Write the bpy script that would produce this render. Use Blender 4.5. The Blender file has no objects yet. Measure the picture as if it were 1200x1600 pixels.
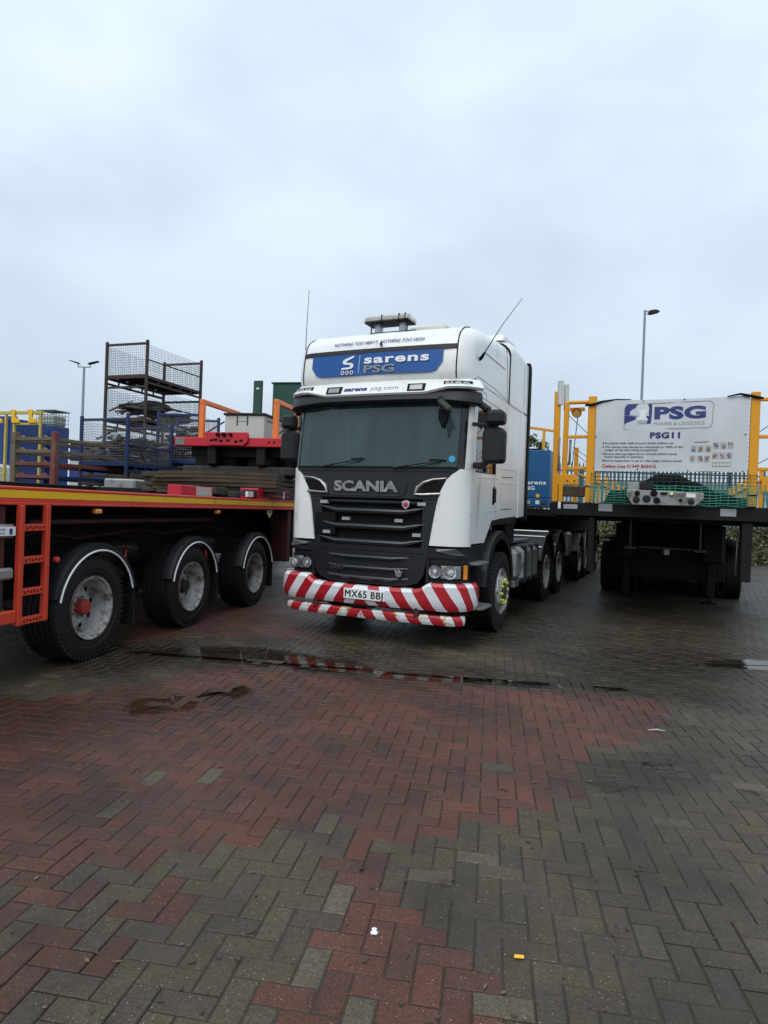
import bpy, math, random
import numpy as np
from mathutils import Vector, Matrix, Euler
R_=math.radians; PI=math.pi
random.seed(7); rng=np.random.default_rng(5)
SC=bpy.context.scene; COL=SC.collection
# ------------------------------------------------------------------ camera
cd=bpy.data.cameras.new('camera'); cam=bpy.data.objects.new('camera',cd); COL.objects.link(cam); SC.camera=cam
cd.sensor_fit='VERTICAL'; cd.sensor_height=24.0; cd.lens=1020/1600*24.0; cd.clip_end=2000; cd.clip_start=0.05
_p=math.atan(5/1020); _r=R_(2.1)
_f=Vector((0,math.cos(_p),-math.sin(_p))); _u=Vector((0,math.sin(_p),math.cos(_p))); _x=Vector((1,0,0))
_x2=_x*math.cos(_r)+_u*math.sin(_r); _u2=-_x*math.sin(_r)+_u*math.cos(_r)
cam.matrix_world=Matrix(((_x2.x,_u2.x,-_f.x,0),(_x2.y,_u2.y,-_f.y,0),(_x2.z,_u2.z,-_f.z,1.5),(0,0,0,1)))
# ------------------------------------------------------------------ world, sun, exposure
SUN_EL,SUN_AZ=52,200      # degrees; azimuth clockwise from +Y
W=bpy.data.worlds.new('World'); SC.world=W; W.use_nodes=True
nt=W.node_tree; nt.nodes.clear(); N=nt.nodes.new; L=nt.links.new
out=N('ShaderNodeOutputWorld'); bg=N('ShaderNodeBackground'); bg.inputs[1].default_value=0.1
sky=N('ShaderNodeTexSky'); sky.sky_type='NISHITA'; sky.sun_disc=False
sky.sun_elevation=R_(SUN_EL); sky.sun_rotation=R_(SUN_AZ)
tc=N('ShaderNodeTexCoord'); sep=N('ShaderNodeSeparateXYZ'); L(tc.outputs['Generated'],sep.inputs[0])
mp=N('ShaderNodeMapping'); mp.inputs['Scale'].default_value=(1.1,1.1,2.2); L(tc.outputs['Generated'],mp.inputs[0])
n1=N('ShaderNodeTexNoise'); n1.inputs['Scale'].default_value=1.7; n1.inputs['Detail'].default_value=5; n1.inputs['Roughness'].default_value=0.45; L(mp.outputs[0],n1.inputs[0])
n2=N('ShaderNodeTexNoise'); n2.inputs['Scale'].default_value=5.5; n2.inputs['Detail'].default_value=3; n2.inputs['Roughness'].default_value=0.4; L(mp.outputs[0],n2.inputs[0])
mxn=N('ShaderNodeMath'); mxn.operation='MULTIPLY_ADD'; mxn.inputs[1].default_value=0.22; L(n2.outputs[0],mxn.inputs[0])
mm=N('ShaderNodeMath'); mm.operation='MULTIPLY'; mm.inputs[1].default_value=0.78; L(n1.outputs[0],mm.inputs[0]); L(mm.outputs[0],mxn.inputs[2])
cr=N('ShaderNodeValToRGB'); L(mxn.outputs[0],cr.inputs[0])
cr.color_ramp.elements[0].position=0.34; cr.color_ramp.elements[0].color=(.515,.63,.755,1)
cr.color_ramp.elements[1].position=0.62; cr.color_ramp.elements[1].color=(.735,.85,.975,1)
gr=N('ShaderNodeMapRange'); gr.interpolation_type='SMOOTHSTEP'; gr.inputs['From Min'].default_value=-0.02; gr.inputs['From Max'].default_value=1.0
gr.inputs['To Min'].default_value=9.5; gr.inputs['To Max'].default_value=14.3; L(sep.outputs['Z'],gr.inputs[0])
vm=N('ShaderNodeVectorMath'); vm.operation='SCALE'; L(cr.outputs[0],vm.inputs[0]); L(gr.outputs[0],vm.inputs['Scale'])
mix=N('ShaderNodeMix'); mix.data_type='RGBA'; mix.inputs[0].default_value=0.94; L(sky.outputs[0],mix.inputs[6]); L(vm.outputs[0],mix.inputs[7])
L(mix.outputs[2],bg.inputs[0]); L(bg.outputs[0],out.inputs[0])
sd=bpy.data.lights.new('sun','SUN'); sd.energy=1.5; sd.angle=R_(50); sd.color=(1,.97,.93)
so=bpy.data.objects.new('sun',sd); COL.objects.link(so)
_az=R_(SUN_AZ); _el=R_(SUN_EL); _d=Vector((math.sin(_az)*math.cos(_el),math.cos(_az)*math.cos(_el),math.sin(_el)))
so.rotation_euler=_d.to_track_quat('Z','Y').to_euler(); so.location=(0,-5,20)
vs=SC.view_settings; vs.view_transform='Standard'; vs.look='None'; vs.exposure=0.0; vs.gamma=1.0; vs.use_curve_mapping=False
SC.render.engine='CYCLES'; SC.cycles.max_bounces=6; SC.cycles.transparent_max_bounces=16; SC.cycles.use_denoising=True
# ------------------------------------------------------------------ materials
MATS={}
def mat(name,col,rough=.5,metal=0,col2=None,nscale=6,namt=.5,dirt=None,dscale=3,dthr=.55,bump=0,bscale=60,spec=.5,coat=0,streak=False,trans=0,rvar=0):
    if name in MATS: return MATS[name]
    m=bpy.data.materials.new(name); m.use_nodes=True; t=m.node_tree; b=t.nodes['Principled BSDF']
    N=t.nodes.new; L=t.links.new
    b.inputs['Roughness'].default_value=rough; b.inputs['Metallic'].default_value=metal
    b.inputs['Specular IOR Level'].default_value=spec; b.inputs['Coat Weight'].default_value=coat; b.inputs['Coat Roughness'].default_value=.08
    b.inputs['Transmission Weight'].default_value=trans
    tc=N('ShaderNodeTexCoord'); src=tc.outputs['Object']
    c=None
    if col2 is None: col2=tuple(x*.82 for x in col)
    n=N('ShaderNodeTexNoise'); n.inputs['Scale'].default_value=nscale; n.inputs['Detail'].default_value=6; n.inputs['Roughness'].default_value=.65
    if streak:
        mpg=N('ShaderNodeMapping'); mpg.inputs['Scale'].default_value=(1,1,.18); L(src,mpg.inputs[0]); L(mpg.outputs[0],n.inputs[0])
    else: L(src,n.inputs[0])
    r=N('ShaderNodeMapRange'); r.inputs[1].default_value=.35; r.inputs[2].default_value=.7; r.inputs[3].default_value=0; r.inputs[4].default_value=namt; L(n.outputs[0],r.inputs[0])
    mx=N('ShaderNodeMix'); mx.data_type='RGBA'; L(r.outputs[0],mx.inputs[0]); mx.inputs[6].default_value=(*col,1); mx.inputs[7].default_value=(*col2,1)
    last=mx.outputs[2]
    if dirt:
        n3=N('ShaderNodeTexNoise'); n3.inputs['Scale'].default_value=dscale; n3.inputs['Detail'].default_value=9; n3.inputs['Roughness'].default_value=.72
        mpg=N('ShaderNodeMapping'); mpg.inputs['Scale'].default_value=(1,1,.35 if streak else 1); mpg.inputs['Location'].default_value=(3.1,1.7,.4); L(src,mpg.inputs[0]); L(mpg.outputs[0],n3.inputs[0])
        r3=N('ShaderNodeMapRange'); r3.inputs[1].default_value=dthr; r3.inputs[2].default_value=dthr+.14; L(n3.outputs[0],r3.inputs[0])
        m3=N('ShaderNodeMix'); m3.data_type='RGBA'; L(r3.outputs[0],m3.inputs[0]); L(last,m3.inputs[6]); m3.inputs[7].default_value=(*dirt,1); last=m3.outputs[2]
    L(last,b.inputs['Base Color'])
    if rvar:
        r4=N('ShaderNodeMapRange'); r4.inputs[3].default_value=max(.03,rough-rvar); r4.inputs[4].default_value=min(1,rough+rvar); L(n.outputs[0],r4.inputs[0]); L(r4.outputs[0],b.inputs['Roughness'])
    if bump:
        nb=N('ShaderNodeTexNoise'); nb.inputs['Scale'].default_value=bscale; nb.inputs['Detail'].default_value=4; L(src,nb.inputs[0])
        bp=N('ShaderNodeBump'); bp.inputs['Strength'].default_value=bump; bp.inputs['Distance'].default_value=.01; L(nb.outputs[0],bp.inputs['Height']); L(bp.outputs[0],b.inputs['Normal'])
    MATS[name]=m; return m
WHITE=mat('white_truck_paint',(.82,.82,.79),.28,col2=(.75,.75,.71),nscale=2.5,dirt=(.50,.48,.41),dscale=3.2,dthr=.56,coat=.3,streak=True)
PLAST=mat('black_plastic',(.010,.0105,.012),.48,col2=(.020,.021,.023),nscale=7,rvar=.10,spec=.35)
HUBR=mat('faded_red_hub',(.38,.035,.022),.5,col2=(.26,.03,.02),dirt=(.08,.04,.03),dthr=.52,dscale=9)
SEAM=mat('panel_gap',(.06,.06,.058),.7)
PLASTD=mat('dark_recess',(.004,.004,.0045),.7,spec=.2)
GLOSSB=mat('gloss_black',(.012,.012,.014),.16,rvar=.06)
GRPANEL=mat('charcoal_panel',(.014,.015,.018),.36,col2=(.022,.023,.026),rvar=.1,spec=.4)
CHROME=mat('chrome',(.72,.73,.75),.16,metal=1,rvar=.08)
SLATM=mat('slat_satin_black',(.020,.022,.027),.22,col2=(.030,.032,.038),rvar=.06)
BADGE=mat('dulled_chrome',(.46,.45,.45),.28,metal=.9,col2=(.22,.18,.17),nscale=9,namt=1)
SATIN=mat('satin_metal',(.42,.43,.44),.38,metal=.85,dirt=(.18,.17,.15),dthr=.58)
ALU=mat('dirty_aluminium',(.36,.36,.34),.45,metal=.6,dirt=(.10,.095,.08),dthr=.5,nscale=4)
TYRE=mat('tyre_rubber',(.0075,.0075,.008),.6,col2=(.016,.0155,.015),nscale=9,dirt=(.026,.024,.021),dthr=.64,bump=.25,bscale=40,spec=.3)
RIMW=mat('grey_rim',(.38,.38,.37),.45,col2=(.24,.235,.22),dirt=(.09,.055,.035),dscale=9,dthr=.50)
CHASSIS=mat('black_chassis',(.006,.006,.006),.6,col2=(.011,.010,.009),dirt=(.018,.014,.010),dthr=.64,spec=.25)
REDD=mat('red_trailer_paint',(.70,.055,.026),.42,col2=(.46,.035,.024),nscale=5,dirt=(.13,.05,.035),dscale=4,dthr=.60,streak=True,coat=.15)
REDO=mat('orange_red_paint',(.62,.055,.022),.42,col2=(.50,.045,.022),dirt=(.16,.05,.03),dthr=.62)
REDDK=mat('dull_red_chassis',(.11,.012,.010),.6,col2=(.03,.007,.006),nscale=3,dirt=(.02,.014,.012),dthr=.45)
REDB=mat('bright_red_steel',(.55,.012,.03),.4,col2=(.42,.012,.025),dirt=(.12,.03,.02),dthr=.62)
YEL=mat('yellow_stripe',(.88,.50,.015),.4,col2=(.74,.42,.015),dirt=(.16,.09,.03),dscale=6,dthr=.60,streak=True)
YELP=mat('yellow_post_paint',(.78,.33,.002),.45,col2=(.68,.28,.002),nscale=4,dirt=(.25,.13,.04),dthr=.64,streak=True)
YELF=mat('faded_yellow_paint',(.55,.42,.07),.55,col2=(.40,.31,.08),dirt=(.16,.11,.05),dthr=.58)
ORANGE=mat('orange_steel',(.88,.20,.025),.42,col2=(.72,.15,.025),dirt=(.22,.07,.03),dthr=.66)
BLUES=mat('blue_stillage_paint',(.008,.025,.095),.5,col2=(.009,.022,.065),dirt=(.035,.03,.04),dthr=.56)
BLUEC=mat('blue_container',(.015,.045,.20),.45,col2=(.012,.036,.155),dirt=(.03,.04,.09),dthr=.6)
BLUEB=mat('blue_headboard',(.012,.10,.25),.38,col2=(.011,.08,.21),dirt=(.03,.06,.10),dthr=.62,streak=True)
SIGNB=mat('blue_sign',(.003,.080,.30),.35,namt=.15)
NAVY=mat('navy_print',(.018,.035,.17),.5)
GREYP=mat('grey_print',(.26,.28,.31),.5)
WPRINT=mat('white_print',(.80,.81,.80),.45,namt=.1)
BPRINT=mat('black_print',(.012,.012,.012),.5)
REDP=mat('red_print',(.42,.02,.03),.5)
RUSTB=mat('brown_rusty_steel',(.055,.030,.022),.75,col2=(.030,.022,.020),dirt=(.12,.05,.025),dthr=.60,bump=.2)
RACKR=mat('red_brown_rack_steel',(.20,.035,.03),.65,col2=(.11,.045,.03),nscale=5,namt=1,dirt=(.16,.12,.06),dthr=.52)
RACKG=mat('mossy_brown_steel',(.14,.09,.055),.75,col2=(.16,.14,.07),nscale=5,namt=1,dirt=(.06,.035,.03),dthr=.55)
GALV=mat('galvanised_wire',(.22,.22,.225),.5,metal=.5,dirt=(.16,.12,.09),dthr=.5)
WIRED=mat('dark_wire',(.05,.05,.055),.6,metal=.3)
GALVP=mat('galvanised_post',(.27,.31,.33),.5,metal=.3)
RUBBISH=mat('dark_scrap',(.014,.0138,.014),.7,col2=(.045,.042,.04),nscale=10,namt=1,bump=.3)
WOOD=mat('weathered_timber',(.085,.055,.03),.8,col2=(.035,.024,.016),nscale=4,namt=1,dirt=(.03,.022,.016),dthr=.52,bump=.3)
WBOX=mat('weathered_white_box',(.50,.52,.47),.55,col2=(.42,.44,.39),dirt=(.28,.16,.07),dscale=5,dthr=.66,streak=True)
GREEN=mat('dark_green_cabinet',(.010,.065,.045),.42,col2=(.008,.05,.036))
NET=mat('green_rope_net',(.03,.27,.18),.65)
NETD=mat('dark_net',(.02,.035,.03),.7)
TARP=mat('black_tarpaulin',(.003,.003,.0033),.9,col2=(.009,.009,.0095),bump=.4,bscale=12,spec=.1)
BANNER=mat('white_banner',(.62,.635,.655),.48,col2=(.54,.55,.565),nscale=2,namt=.8,dirt=(.40,.38,.35),dscale=3,dthr=.62,bump=.5,bscale=3,streak=True)
LAMPG=mat('lamp_lens',(.34,.35,.36),.25,metal=.1,col2=(.15,.16,.17),nscale=45,namt=1,coat=1)
REFLM=mat('lamp_reflector',(.80,.82,.83),.2,metal=.15,col2=(.22,.23,.25),nscale=38,namt=.9,coat=.6)
LAMPB=mat('beacon_lens',(.50,.48,.43),.15,metal=.1,col2=(.26,.23,.19),nscale=30,namt=1,coat=1)
CREAM=mat('cream_plastic',(.60,.60,.52),.45)
AMBER=mat('amber_lens',(.85,.27,.01),.2,coat=.8)
REFL=mat('grey_reflector',(.36,.37,.38),.3)
FLUO=mat('fluorescent_yellow_plastic',(.50,.54,.13),.5)
CABLE=mat('red_cable',(.35,.02,.03),.4)
LEAF=mat('leaf_green',(.045,.085,.022),.55,col2=(.10,.12,.03),nscale=9,namt=1)
BARK=mat('bark',(.06,.045,.03),.85)
CLOTH=mat('dark_cab_trim',(.03,.035,.04),.8)
SKYBLUE=mat('light_blue_sticker',(.05,.42,.68),.4)
CHEQ=mat('chequer_plate',(.20,.20,.215),.42,metal=.4,bump=.6,bscale=120)
def glass(name,tint,tr=.8,rough=.02,haze=.0,hazecol=(.3,.4,.4)):
    m=bpy.data.materials.new(name); m.use_nodes=True; t=m.node_tree; t.nodes.clear(); N=t.nodes.new; L=t.links.new
    o=N('ShaderNodeOutputMaterial'); tr_=N('ShaderNodeBsdfTransparent'); tr_.inputs[0].default_value=(*[c*tr for c in tint],1)
    g=N('ShaderNodeBsdfGlossy'); g.inputs['Roughness'].default_value=rough
    fr=N('ShaderNodeFresnel'); fr.inputs[0].default_value=1.55; fm=N('ShaderNodeMath'); fm.operation='MULTIPLY'; fm.inputs[1].default_value=1.5; L(fr.outputs[0],fm.inputs[0])
    fm.use_clamp=True
    m1=N('ShaderNodeMixShader'); L(fm.outputs[0],m1.inputs[0]); L(tr_.outputs[0],m1.inputs[1]); L(g.outputs[0],m1.inputs[2])
    last=m1.outputs[0]
    if haze:   # streaked teal film: haze and reflection painted onto the glass
        d=N('ShaderNodeBsdfDiffuse'); d.inputs[0].default_value=(*hazecol,1)
        n=N('ShaderNodeTexNoise'); n.inputs['Scale'].default_value=5; n.inputs['Detail'].default_value=3
        tcn=N('ShaderNodeTexCoord'); mpn=N('ShaderNodeMapping'); mpn.inputs['Scale'].default_value=(1,1,.12); L(tcn.outputs['Object'],mpn.inputs[0]); L(mpn.outputs[0],n.inputs[0])
        r=N('ShaderNodeMapRange'); r.inputs[1].default_value=.3; r.inputs[2].default_value=.75; r.inputs[3].default_value=haze*.65; r.inputs[4].default_value=haze*1.35; L(n.outputs[0],r.inputs[0])
        m2=N('ShaderNodeMixShader'); L(r.outputs[0],m2.inputs[0]); L(last,m2.inputs[1]); L(d.outputs[0],m2.inputs[2]); last=m2.outputs[0]
    L(last,o.inputs[0]); MATS[name]=m; return m
WGLASS=glass('windscreen_glass',(.62,.86,.84),.8,.03,.19,(.16,.29,.29))
CGLASS=glass('clear_lens_glass',(.97,.97,.97),1.0,.02)
SGLASS=glass('side_glass',(.4,.5,.5),.5,.01,.0)
def stripes():
    m=bpy.data.materials.new('red_white_chevron_paint'); m.use_nodes=True; t=m.node_tree; b=t.nodes['Principled BSDF']; N=t.nodes.new; L=t.links.new
    tc=N('ShaderNodeTexCoord'); s=N('ShaderNodeSeparateXYZ'); L(tc.outputs['Object'],s.inputs[0])
    def M(op,a,bv=None,cv=None):
        n=N('ShaderNodeMath'); n.operation=op
        for i,v in enumerate((a,bv,cv)):
            if v is None: continue
            if isinstance(v,(int,float)): n.inputs[i].default_value=v
            else: L(v,n.inputs[i])
        return n.outputs[0]
    ax=M('ABSOLUTE',M('ADD',s.outputs[0],.03)); yy=M('MAXIMUM',M('ADD',s.outputs[1],.12),0)
    u=M('ADD',M('ADD',ax,M('MULTIPLY',yy,.8)),M('MULTIPLY',s.outputs[2],.66))
    fr=M('FRACT',M('ADD',M('DIVIDE',u,.262),.10)); st=M('GREATER_THAN',fr,.53)
    n=N('ShaderNodeTexNoise'); n.inputs['Scale'].default_value=5; n.inputs['Detail'].default_value=8; n.inputs['Roughness'].default_value=.7; L(tc.outputs['Object'],n.inputs[0])
    mx=N('ShaderNodeMix'); mx.data_type='RGBA'; L(st,mx.inputs[0]); mx.inputs[6].default_value=(.42,.012,.022,1); mx.inputs[7].default_value=(.72,.73,.74,1)
    # rust stains only on the scraped lower bar
    low=M('LESS_THAN',s.outputs[2],.40); rr=N('ShaderNodeMapRange'); rr.inputs[1].default_value=.49; rr.inputs[2].default_value=.55; L(n.outputs[0],rr.inputs[0])
    mk=M('MULTIPLY',M('MULTIPLY',low,rr.outputs[0]),st)
    n5=N('ShaderNodeTexNoise'); n5.inputs['Scale'].default_value=22; L(tc.outputs['Object'],n5.inputs[0])
    cr5=N('ShaderNodeValToRGB'); cr5.color_ramp.elements[0].position=.42; cr5.color_ramp.elements[0].color=(.62,.42,.12,1); cr5.color_ramp.elements[1].position=.6; cr5.color_ramp.elements[1].color=(.20,.09,.02,1); L(n5.outputs[0],cr5.inputs[0])
    m2=N('ShaderNodeMix'); m2.data_type='RGBA'; L(mk,m2.inputs[0]); L(mx.outputs[2],m2.inputs[6]); L(cr5.outputs[0],m2.inputs[7])
    n6=N('ShaderNodeTexNoise'); n6.inputs['Scale'].default_value=11; n6.inputs['Detail'].default_value=9; n6.inputs['Roughness'].default_value=.8; L(tc.outputs['Object'],n6.inputs[0])
    r6=N('ShaderNodeMapRange'); r6.inputs[1].default_value=.66; r6.inputs[2].default_value=.72; r6.inputs[4].default_value=.8; L(n6.outputs[0],r6.inputs[0])
    m4=N('ShaderNodeMix'); m4.data_type='RGBA'; L(r6.outputs[0],m4.inputs[0]); L(m2.outputs[2],m4.inputs[6]); m4.inputs[7].default_value=(.06,.045,.04,1)
    L(m4.outputs[2],b.inputs['Base Color']); b.inputs['Roughness'].default_value=.3; b.inputs['Coat Weight'].default_value=.3
    return m
STRIPE=stripes()
# ------------------------------------------------------------------ mesh building
class MB:
    def __init__(s): s.v=[]; s.f=[]; s.m=[]; s.sm=[]; s.mats=[]
    def mi(s,m):
        if m not in s.mats: s.mats.append(m)
        return s.mats.index(m)
    def add(s,vs,fs,m,smooth=False):
        b=len(s.v); s.v+= [tuple(v) for v in vs]; k=s.mi(m)
        for f in fs: s.f.append(tuple(b+i for i in f)); s.m.append(k); s.sm.append(smooth)
    def box(s,x0,x1,y0,y1,z0,z1,m,b=0.0,M=None):
        if x0>x1:x0,x1=x1,x0
        if y0>y1:y0,y1=y1,y0
        if z0>z1:z0,z1=z1,z0
        b=min(b,(x1-x0)*.49,(y1-y0)*.49,(z1-z0)*.49)
        if b<=0:
            vs=[(x,y,z) for x in(x0,x1) for y in(y0,y1) for z in(z0,z1)]
            fs=[(0,1,3,2),(4,6,7,5),(0,4,5,1),(2,3,7,6),(0,2,6,4),(1,5,7,3)]
        else:
            vs=[];idx={}
            for i,x in enumerate((x0,x1)):
                for j,y in enumerate((y0,y1)):
                    for k,z in enumerate((z0,z1)):
                        sx=b if i==0 else -b; sy=b if j==0 else -b; sz=b if k==0 else -b
                        for a,p in enumerate(((x,y+sy,z+sz),(x+sx,y,z+sz),(x+sx,y+sy,z))): idx[(i,j,k,a)]=len(vs); vs.append(p)
            fs=[]
            g=lambda i,j,k,a: idx[(i,j,k,a)]
            for i in(0,1):
                q=[g(i,0,0,0),g(i,1,0,0),g(i,1,1,0),g(i,0,1,0)]; fs.append(tuple(q if i else q[::-1]))
                q=[g(0,i,0,1),g(0,i,1,1),g(1,i,1,1),g(1,i,0,1)]; fs.append(tuple(q if i else q[::-1]))
                q=[g(0,0,i,2),g(1,0,i,2),g(1,1,i,2),g(0,1,i,2)]; fs.append(tuple(q if i else q[::-1]))
            for i in(0,1):
                for j in(0,1):
                    fs.append((g(i,j,0,0),g(i,j,1,0),g(i,j,1,1),g(i,j,0,1)))
                    fs.append((g(i,0,j,0),g(i,1,j,0),g(i,1,j,2),g(i,0,j,2)))
                    fs.append((g(0,i,j,1),g(1,i,j,1),g(1,i,j,2),g(0,i,j,2)))
                    for k in(0,1): fs.append((g(i,j,k,0),g(i,j,k,1),g(i,j,k,2)))
        if M is not None: vs=[tuple(M@Vector(v)) for v in vs]
        s.add(vs,fs,m)
    def beam(s,p,q,w,h,m,b=0.004,up=(0,0,1)):
        p=Vector(p);q=Vector(q);d=q-p;l=d.length
        if l<1e-6:return
        z=d.normalized();u=Vector(up)
        if abs(z.dot(u))>.98:u=Vector((0,1,0))
        x=u.cross(z).normalized(); y=z.cross(x)
        M=Matrix(((x.x,y.x,z.x,p.x),(x.y,y.y,z.y,p.y),(x.z,y.z,z.z,p.z),(0,0,0,1)))
        s.box(-w/2,w/2,-h/2,h/2,0,l,m,b,M)
    def tube(s,pts,r,m,n=8,cap=True,closed=False):
        pts=[Vector(p) for p in pts]; vs=[];K=len(pts); prev=None
        for i,p in enumerate(pts):
            if closed: d=(pts[(i+1)%K]-pts[i-1])
            else: d=(pts[min(i+1,K-1)]-pts[max(i-1,0)])
            d=d.normalized()
            if prev is None:
                u=Vector((0,0,1)) if abs(d.z)<.9 else Vector((1,0,0)); a=d.cross(u).normalized()
            else: a=(prev-d*prev.dot(d)).normalized()
            prev=a; c=d.cross(a); rr=r[i] if isinstance(r,(list,tuple)) else r
            for k in range(n):
                t=2*PI*k/n; vs.append(p+a*math.cos(t)*rr+c*math.sin(t)*rr)
        fs=[]
        for i in range(K if closed else K-1):
            for k in range(n): j=(i+1)%K; fs.append((i*n+k,i*n+(k+1)%n,j*n+(k+1)%n,j*n+k))
        s.add(vs,fs,m,True)
        if cap and not closed: s.add(vs[:n],[tuple(range(n))[::-1]],m); s.add(vs[-n:],[tuple(range(n))],m)
    def lathe(s,prof,c,axis,m,n=32,a0=0,a1=2*PI,smooth=True):
        # prof: [(along, radius)], axis 'x','y','z'
        vs=[];full=abs(a1-a0-2*PI)<1e-6; nn=n if full else n+1
        for (t,r) in prof:
            for k in range(nn):
                a=a0+(a1-a0)*k/n; u,v=r*math.cos(a),r*math.sin(a)
                vs.append({'x':(c[0]+t,c[1]+u,c[2]+v),'y':(c[0]+u,c[1]+t,c[2]+v),'z':(c[0]+u,c[1]+v,c[2]+t)}[axis])
        fs=[]
        for i in range(len(prof)-1):
            for k in range(n):
                k2=(k+1)%nn if full else k+1
                fs.append((i*nn+k,i*nn+k2,(i+1)*nn+k2,(i+1)*nn+k))
        s.add(vs,fs,m,smooth)
    def prism(s,poly,a,b,axis,m,bev=0):
        # poly of 2D points; extruded along axis from a to b. axis x: (y,z); y: (x,z); z:(x,y)
        def P(p,t): return {'x':(t,p[0],p[1]),'y':(p[0],t,p[1]),'z':(p[0],p[1],t)}[axis]
        n=len(poly)
        if bev:
            cx=sum(p[0] for p in poly)/n; cy=sum(p[1] for p in poly)/n
            ins=[]
            for i in range(n):
                p0=Vector(poly[i-1]);p=Vector(poly[i]);p1=Vector(poly[(i+1)%n])
                e0=(p-p0).normalized();e1=(p1-p).normalized(); n0=Vector((-e0.y,e0.x));n1=Vector((-e1.y,e1.x)); nn=(n0+n1)
                if nn.length<1e-4: nn=n0
                nn=nn.normalized()/max(.4,nn.normalized().dot(n0))
                if sum(poly[k-1][0]*poly[k][1]-poly[k][0]*poly[k-1][1] for k in range(n))<0: nn=-nn
                ins.append(tuple(p+nn*bev))
            sg=1 if b>a else -1
            rings=[(ins,a),(poly,a+sg*bev),(poly,b-sg*bev),(ins,b)]
        else: rings=[(poly,a),(poly,b)]
        vs=[P(p,t) for pl,t in rings for p in pl]; fs=[tuple(range(n))[::-1],tuple(range((len(rings)-1)*n,len(rings)*n))]
        for r in range(len(rings)-1):
            for i in range(n): j=(i+1)%n; fs.append((r*n+i,r*n+j,(r+1)*n+j,(r+1)*n+i))
        s.add(vs,fs,m)
    def grid(s,P,nu,nv,m,smooth=True,thick=None):
        vs=[P(i/nu,j/nv) for j in range(nv+1) for i in range(nu+1)]
        fs=[(j*(nu+1)+i,j*(nu+1)+i+1,(j+1)*(nu+1)+i+1,(j+1)*(nu+1)+i) for j in range(nv) for i in range(nu)]
        s.add(vs,fs,m,smooth)
        if thick is not None: # skirt: border vertices pushed by thick vector
            bd=[i for i in range(nu+1)]+[j*(nu+1)+nu for j in range(1,nv+1)]+[nv*(nu+1)+i for i in range(nu-1,-1,-1)]+[j*(nu+1) for j in range(nv-1,0,-1)]
            a=[vs[i] for i in bd]
            b2=[tuple(Vector(v)+(thick(v) if callable(thick) else Vector(thick))) for v in a]; n=len(a)
            s.add(a+b2,[(i,(i+1)%n,n+(i+1)%n,n+i) for i in range(n)],m)
    def build(s,name,parent=None,label=None):
        me=bpy.data.meshes.new(name); me.from_pydata(s.v,[],s.f)
        for m in s.mats: me.materials.append(m)
        me.polygons.foreach_set('material_index',s.m); me.polygons.foreach_set('use_smooth',s.sm)
        me.validate(); me.update()
        # consistent normals
        import bmesh
        bm=bmesh.new(); bm.from_mesh(me); bmesh.ops.remove_doubles(bm,verts=bm.verts,dist=1e-5) if len(s.v)<60000 else None
        bmesh.ops.recalc_face_normals(bm,faces=bm.faces)
        for e in bm.edges:
            if len(e.link_faces)==2 and e.calc_face_angle(0)>R_(38): e.smooth=False
        bm.to_mesh(me); bm.free()
        return link(name,me,parent,label)
def link(name,me,parent=None,label=None):
    o=bpy.data.objects.new(name,me); COL.objects.link(o)
    if parent: o.parent=parent
    if label: o['label']=label
    return o
def thing(name,label,cat,loc=(0,0,0),rz=0,group=None,rot=None):
    o=bpy.data.objects.new(name,None); COL.objects.link(o); o.location=loc; o.rotation_euler=rot if rot else (0,0,rz); o.empty_display_size=.2
    o['label']=label; o['category']=cat
    if group:o['group']=group
    return o
def tag(o,label=None,cat=None,kind=None,group=None):
    if label:o['label']=label
    if cat:o['category']=cat
    if kind:o['kind']=kind
    if group:o['group']=group
    return o
def empty(name,parent,loc=(0,0,0),rot=(0,0,0),scale=None):
    o=bpy.data.objects.new(name,None); COL.objects.link(o); o.parent=parent; o.location=loc; o.rotation_euler=rot; o.empty_display_size=.1
    if scale:o.scale=scale
    return o
def copy_tree(o,parent=None):
    c=o.copy(); COL.objects.link(c); c.parent=parent
    for ch in o.children: copy_tree(ch,c)
    return c
_tc={}
def text_mesh(s,bold=0.0,ext=0.0015,spacing=1.0):
    k=(s,bold,ext,spacing)
    if k in _tc: return _tc[k]
    cu=bpy.data.curves.new('lettering','FONT'); cu.body=s; cu.size=1; cu.offset=bold; cu.extrude=0; cu.resolution_u=3; cu.space_character=spacing
    o=bpy.data.objects.new('lettering',cu); COL.objects.link(o)
    dg=bpy.context.evaluated_depsgraph_get(); dg.update()
    me=bpy.data.meshes.new_from_object(o.evaluated_get(dg)); bpy.data.objects.remove(o)
    V=np.array([v.co[:] for v in me.vertices]); F=[tuple(p.vertices) for p in me.polygons]
    _tc[k]=(V,F); return _tc[k]
def text(mb,s,org,right,up,h,w=None,m=WPRINT,bold=.02,shear=0,spacing=1.0,surf=None):
    """letters on a surface: org = lower left corner, h = cap height, w = total width."""
    V,F=text_mesh(s,bold,spacing=spacing); mn=V.min(0);mx=V.max(0)
    caph=text_mesh('H',bold)[0].max(0)[1]
    sy=h/caph; sx=sy if w is None else w/(mx[0]-mn[0])
    o=Vector(org);r=Vector(right);u=Vector(up); vs=[]
    for v in V:
        a=(v[0]-mn[0])*sx+shear*v[1]*sy; b=v[1]*sy
        p=o+r*a+u*b
        vs.append(surf(p) if surf else p)
    mb.add([tuple(p) for p in vs],F,m)
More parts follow.
